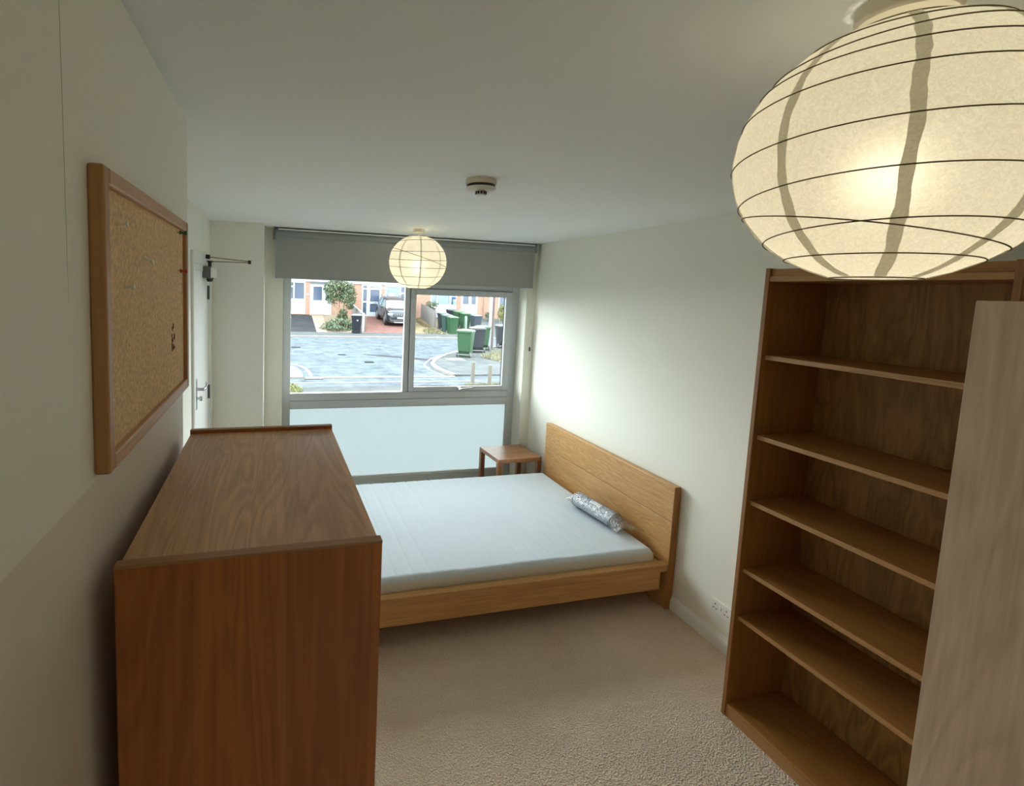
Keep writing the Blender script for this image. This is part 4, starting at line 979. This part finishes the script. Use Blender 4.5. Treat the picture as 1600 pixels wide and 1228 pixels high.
# ---------------------------------------------------------------- plants
def leaves(n, sampler, size, bm=None, elong=1.6, up_bias=0.35):
    bm = bm or bmesh.new()
    for _ in range(n):
        p, nrm = sampler()
        d = Vector((random.gauss(0, 1), random.gauss(0, 1), random.gauss(0, 1))) * 0.8 + nrm + Vector((0, 0, up_bias)); d.normalize()
        a = d.cross(Vector((random.gauss(0, 1), random.gauss(0, 1), random.gauss(0, 1)))).normalized(); b = d.cross(a)
        s = size * random.uniform(0.6, 1.3)
        vs_ = [bm.verts.new(p + a * s * elong), bm.verts.new(p + b * s * 0.5 + d * s * 0.12), bm.verts.new(p - a * s * elong), bm.verts.new(p - b * s * 0.5 + d * s * 0.12)]
        bm.faces.new((vs_[0], vs_[1], vs_[2])); bm.faces.new((vs_[0], vs_[2], vs_[3]))
    return bm
def blob(c, r, n_lobes=14, thick=0.35):
    lobes = []
    for _ in range(n_lobes):
        d = Vector((random.gauss(0, 1), random.gauss(0, 1), random.gauss(0, 1))).normalized()
        lobes.append((Vector(c) + Vector((d.x * r[0], d.y * r[1], d.z * r[2])) * 0.62, 0.42))
    def f():
        lc_, k = random.choice(lobes)
        d = Vector((random.gauss(0, 1), random.gauss(0, 1), random.gauss(0, 1))).normalized()
        q = random.uniform(1 - thick, 1) * k
        return lc_ + Vector((d.x * r[0], d.y * r[1], d.z * r[2])) * q, d
    return f
def leaf_mat(name, c1, c2):
    m, nt, N, L, P = new_mat(name)
    g = N.new('ShaderNodeTexCoord'); n = N.new('ShaderNodeTexNoise'); n.inputs['Scale'].default_value = 5; n.inputs['Detail'].default_value = 5
    L.new(g.outputs['Object'], n.inputs['Vector'])
    r = N.new('ShaderNodeValToRGB'); r.color_ramp.elements[0].position = 0.35; r.color_ramp.elements[0].color = c1
    r.color_ramp.elements[1].position = 0.65; r.color_ramp.elements[1].color = c2
    L.new(n.outputs['Fac'], r.inputs['Fac']); L.new(r.outputs['Color'], P.inputs['Base Color']); P.inputs['Roughness'].default_value = 0.6
    return m
M['leaf'] = leaf_mat('green_leaves', lin(24, 40, 18), lin(56, 71, 36))
M['leaf2'] = leaf_mat('hedge_leaves', lin(30, 46, 24), lin(61, 76, 44))
M['leafy'] = leaf_mat('yellow_green_leaves', lin(64, 68, 24), lin(88, 91, 39))
M['drygrass'] = leaf_mat('dry_yellow_grass', lin(61, 61, 34), lin(90, 88, 58))
M['bark'] = plain('pale_bark', lin(103, 96, 78), 0.9)
random.seed(21)
tr = thing('garden_shrub', (3.65, 31.6, 0), 'tall leafy green shrub on pale stems in front of the porch', 'shrub')
c0 = Vector((3.65, 31.9, 1.70))
link_mesh('foliage', leaves(3600, blob(c0, (1.02, 0.9, 0.92), 16), 0.055), M['leaf'], tr)
link_mesh('foliage', leaves(1300, blob((4.25, 31.8, 1.45), (0.50, 0.5, 0.85), 9), 0.05), M['leaf2'], tr)
link_mesh('foliage', leaves(800, blob((3.9, 31.75, 0.25), (0.40, 0.34, 0.45), 8), 0.05), M['leaf2'], tr)
for k in range(7):
    a = random.uniform(0, 2 * PI); e = c0 + Vector((0.55 * math.cos(a), 0.4 * math.sin(a), random.uniform(-0.3, 0.3)))
    b0 = Vector((3.72 + 0.05 * math.cos(a), 31.85 + 0.05 * math.sin(a), -0.32))
    link_mesh('stem', tube([[b0, b0.lerp(e, 0.45) + Vector((0, 0, 0.1)), e]], [0.035, 0.025, 0.012], 6), M['bark'], tr)
def hedge(name, c, r, n, mat, label, cat, size=0.05):
    t = thing(name, (c[0], c[1], ramp_z(0, c[1])), label, cat)
    link_mesh('foliage', leaves(n, blob(c, r, 20, 0.5), size), mat, t)
    ps = []
    for k in range(5):
        x = c[0] + r[0] * random.uniform(-0.5, 0.5); y = c[1] + r[1] * random.uniform(-0.5, 0.5)
        ps.append([(x, y, ramp_z(0, y) - 0.02), (x + random.uniform(-.1, .1), y, c[2] + r[2] * 0.3)])
    link_mesh('stem', tube(ps, 0.015, 5), M['bark'], t)
hedge('low_hedge', (3.40, 29.95, -0.24), (1.15, 1.25, 0.44), 4500, M['leaf2'], 'low spreading green hedge in front of the tall shrub', 'hedge')
hedge('fence_shrub', (10.55, 34.8, 0.95), (0.5, 0.6, 0.40), 700, M['leaf'], 'small dark green bush peeping over the pale board fence', 'shrub')
hedge('yellow_shrub', (15.6, 34.0, 0.65), (0.33, 0.33, 0.65), 900, M['leafy'], 'upright yellow-green shrub by the brick gable', 'shrub')
hedge('dark_shrub', (14.85, 34.6, 0.32), (0.32, 0.3, 0.32), 500, M['leaf'], 'small dark green bush at the foot of the brick gable', 'shrub')
def grass(name, poly, n, h, mat, label, zf, sp=0.6):
    bm = bmesh.new()
    xs = [p[0] for p in poly]; ys = [p[1] for p in poly]
    def inside(x, y):
        c = False
        for i in range(len(poly)):
            x1, y1_ = poly[i]; x2, y2 = poly[i - 1]
            if (y1_ > y) != (y2 > y) and x < (x2 - x1) * (y - y1_) / (y2 - y1_) + x1: c = not c
        return c
    k = 0
    while k < n:
        x, y = random.uniform(min(xs), max(xs)), random.uniform(min(ys), max(ys))
        if not inside(x, y): continue
        k += 1
        z = zf(x, y); a = random.uniform(0, 2 * PI); hh = h * random.uniform(0.4, 1.3); w_ = 0.014
        dx, dy = math.cos(a) * w_, math.sin(a) * w_; lx, ly = random.gauss(0, sp) * hh, random.gauss(0, sp) * hh
        bm.faces.new((bm.verts.new((x - dx, y - dy, z)), bm.verts.new((x + dx, y + dy, z)), bm.verts.new((x + lx, y + ly, z + hh))))
    tag(link_mesh(name, bm, mat), label, 'grass', kind='stuff')
grass('dry_grass', [(7.5, 18.0), (8.45, 19.2), (9.6, 20.2), (11.5, 19.0), (9.2, 16.6), (7.9, 16.5)], 5200, 0.16, M['drygrass'], 'clump of dry yellow grass below the near bins and pole', lambda x, y: PZ)
grass('post_grass', [(4.75, 12.55), (4.95, 12.85), (5.5, 12.9), (6.2, 12.88), (7.2, 12.7), (7.0, 12.3), (5, 12.4)], 2600, 0.07, M['drygrass'], 'dry yellow grass around the short timber posts', lambda x, y: G)
grass('corner_grass', [(-0.6, 12.2), (-0.6, 13.3), (0.42, 13.25), (0.62, 12.5), (0.55, 12.1)], 1500, 0.07, M['leafy'], 'small grass patch at the left bottom corner of the clear pane', lambda x, y: G)
grass('verge_grass', [(8.4, 28.7), (8.6, 30.0), (9.3, 30.9), (9.5, 29.6), (9.62, 28.8), (9.62, 28.1), (9.4, 28.1)], 2000, 0.09, M['drygrass'], 'thin dry grass along the verge by the fence bins', lambda x, y: max(ramp_z(x, y), PZ))
grass('fence_litter', [(9.42, 35.2), (9.42, 31.1), (9.0, 31.1), (9.1, 35.0)], 900, 0.10, plain('dead_leaves', lin(81, 71, 49), 0.95, var=0.3, vscale=6), 'brown dead growth along the foot of the board fence', lambda x, y: ramp_z(x, y))

# ---------------------------------------------------------------- parked car
M['car'] = plain('dark_grey_car_paint', lin(38, 43, 49), 0.22, metal=0.5)
M['car_dark'] = plain('black_car_trim', lin(20, 21, 24), 0.5)
M['car_glass'] = plain('car_glass', lin(81, 96, 100), 0.06, spec=0.9)
ca = thing('parked_car', (7.50, 33.35, ramp_z(0, 33.35)), 'dark grey hatchback parked on the pink driveway facing the road', 'car')
cxc, cyc, czc = ca.location
# stations along the length, front at -y: (y, half width, sill z, shoulder z)
def carbody():
    st = [(-2.05, 0.62, 0.34, 0.62), (-2.00, 0.76, 0.24, 0.80), (-1.85, 0.85, 0.22, 0.92), (-1.5, 0.89, 0.22, 0.98), (-1.0, 0.90, 0.24, 1.02), (-0.3, 0.90, 0.26, 1.02), (0.6, 0.90, 0.26, 1.04), (1.4, 0.89, 0.24, 1.07), (1.85, 0.85, 0.26, 1.08), (2.02, 0.74, 0.34, 1.02), (2.06, 0.6, 0.45, 0.9)]
    bm = bmesh.new(); rows = []
    for (y, hw, z0, z1) in st:
        pr = [(-hw * 0.93, z0), (-hw, z0 + 0.12), (-hw * 1.0, (z0 + z1) / 2), (-hw * 0.985, z1 - 0.12), (-hw * 0.93, z1 - 0.02), (-hw * 0.6, z1 + 0.03), (0, z1 + 0.045)]
        pr = pr + [(-a, b) for a, b in pr[-2::-1]]
        rows.append([bm.verts.new((cxc + a, cyc + y, czc + b)) for a, b in pr])
    for i in range(len(rows) - 1):
        for k in range(len(rows[0]) - 1): bm.faces.new((rows[i][k], rows[i][k + 1], rows[i + 1][k + 1], rows[i + 1][k]))
        bm.faces.new((rows[i][-1], rows[i][0], rows[i + 1][0], rows[i + 1][-1]))
    bm.faces.new(rows[0]); bm.faces.new(rows[-1][::-1])
    return bm
link_mesh('body', carbody(), M['car'], ca, smooth=40)
def cab(st):
    bm = bmesh.new(); rows = []
    for (y, hb_, ht, zb, zt) in st:
        pr = [(-hb_, zb), (-(hb_ + ht) / 2 - 0.01, (zb + zt) / 2), (-ht, zt - 0.03), (-ht * 0.8, zt), (0, zt + 0.02)]
        pr = pr + [(-a, b) for a, b in pr[-2::-1]]
        rows.append([bm.verts.new((cxc + a, cyc + y, czc + b)) for a, b in pr])
    for i in range(len(rows) - 1):
        for k in range(len(rows[0]) - 1): bm.faces.new((rows[i][k], rows[i][k + 1], rows[i + 1][k + 1], rows[i + 1][k]))
    bm.faces.new(rows[0]); bm.faces.new(rows[-1][::-1])
    return bm
link_mesh('windows', cab([(-0.98, 0.80, 0.78, 1.0, 1.04), (-0.35, 0.83, 0.66, 1.0, 1.46), (0.1, 0.84, 0.65, 1.0, 1.55), (1.1, 0.84, 0.65, 1.0, 1.56), (1.75, 0.82, 0.62, 1.0, 1.46), (2.0, 0.78, 0.70, 1.0, 1.06)]), M['car_glass'], ca, smooth=40)
link_mesh('roof', cab([(-0.33, 0.665, 0.665, 1.46, 1.475), (0.1, 0.66, 0.66, 1.50, 1.562), (1.1, 0.66, 0.66, 1.50, 1.575), (1.80, 0.63, 0.63, 1.42, 1.47)]), M['car'], ca, smooth=40)
for s in (-1, 1):
    link_mesh('roof_rail', tube([[(cxc + s * 0.62, cyc - 0.1, czc + 1.57), (cxc + s * 0.63, cyc + 0.1, czc + 1.63), (cxc + s * 0.63, cyc + 1.3, czc + 1.63), (cxc + s * 0.62, cyc + 1.5, czc + 1.57)]], 0.018, 6), M['car_dark'], ca)
    link_mesh('pillar', tube([[(cxc + s * 0.80, cyc - 0.98, czc + 1.03), (cxc + s * 0.70, cyc - 0.36, czc + 1.46)], [(cxc + s * 0.855, cyc + 0.35, czc + 1.0), (cxc + s * 0.68, cyc + 0.35, czc + 1.54)]], 0.035, 6), M['car'], ca)
    link_mesh('door_mirror', B((cxc + s * 0.98 - 0.10, cxc + s * 0.98 + 0.10, cyc - 0.78, cyc - 0.62, czc + 1.0, czc + 1.14), bev=0.04), M['car_dark'], ca)
    link_mesh('headlight', B((cxc + s * 0.68 - 0.16, cxc + s * 0.68 + 0.16, cyc - 2.03, cyc - 1.80, czc + 0.70, czc + 0.82), bev=0.03), plain('headlamp_lens', lin(143, 148, 153), 0.1), ca)
    link_mesh('fog_light', B((cxc + s * 0.66 - 0.10, cxc + s * 0.66 + 0.10, cyc - 2.04, cyc - 1.9, czc + 0.40, czc + 0.52), bev=0.03), M['car_dark'], ca)
    for y in (-1.28, 1.30):
        wt = link_mesh('wheel', lathe([(0.18, -0.10), (0.31, -0.11), (0.34, -0.08), (0.34, 0.08), (0.31, 0.11), (0.18, 0.10)], (cxc + s * 0.82, cyc + y, czc + 0.34), 24, axis='x'), M['car_dark'], ca, smooth=35)
        link_mesh('alloy', lathe([(0.19, -0.115), (0.19, 0.115)], (cxc + s * 0.82, cyc + y, czc + 0.34), 10, axis='x'), M['grey_metal'], wt)
        link_mesh('wheel_arch', lathe([(0.40, -0.04), (0.44, -0.05), (0.44, 0.05), (0.40, 0.04)], (cxc + s * 0.87, cyc + y, czc + 0.36), 24, axis='x', close=False), M['car_dark'], ca)
gr = link_mesh('grille', B((cxc - 0.52, cxc + 0.52, cyc - 2.07, cyc - 1.9, czc + 0.66, czc + 0.80), bev=0.02), M['car_dark'], ca)
for k in range(-3, 4):
    link_mesh('grille_bar', B((cxc + k * 0.14 - 0.04, cxc + k * 0.14 + 0.04, cyc - 2.085, cyc - 2.06, czc + 0.70, czc + 0.76)), M['chrome'], gr)
link_mesh('number_plate', B((cxc - 0.26, cxc + 0.26, cyc - 2.085, cyc - 2.05, czc + 0.49, czc + 0.60)), M['upvc'], ca)
link_mesh('lower_bumper', B((cxc - 0.72, cxc + 0.72, cyc - 2.07, cyc - 1.85, czc + 0.22, czc + 0.44), bev=0.05), M['car_dark'], ca)
link_mesh('skid_plate', B((cxc - 0.45, cxc + 0.45, cyc - 2.085, cyc - 1.95, czc + 0.22, czc + 0.29), bev=0.02), M['chrome'], ca)
link_mesh('bonnet_edge', B((cxc - 0.66, cxc + 0.66, cyc - 1.02, cyc - 0.98, czc + 1.045, czc + 1.06)), M['car_dark'], ca)
ca.rotation_euler = (0.086, 0, 0)
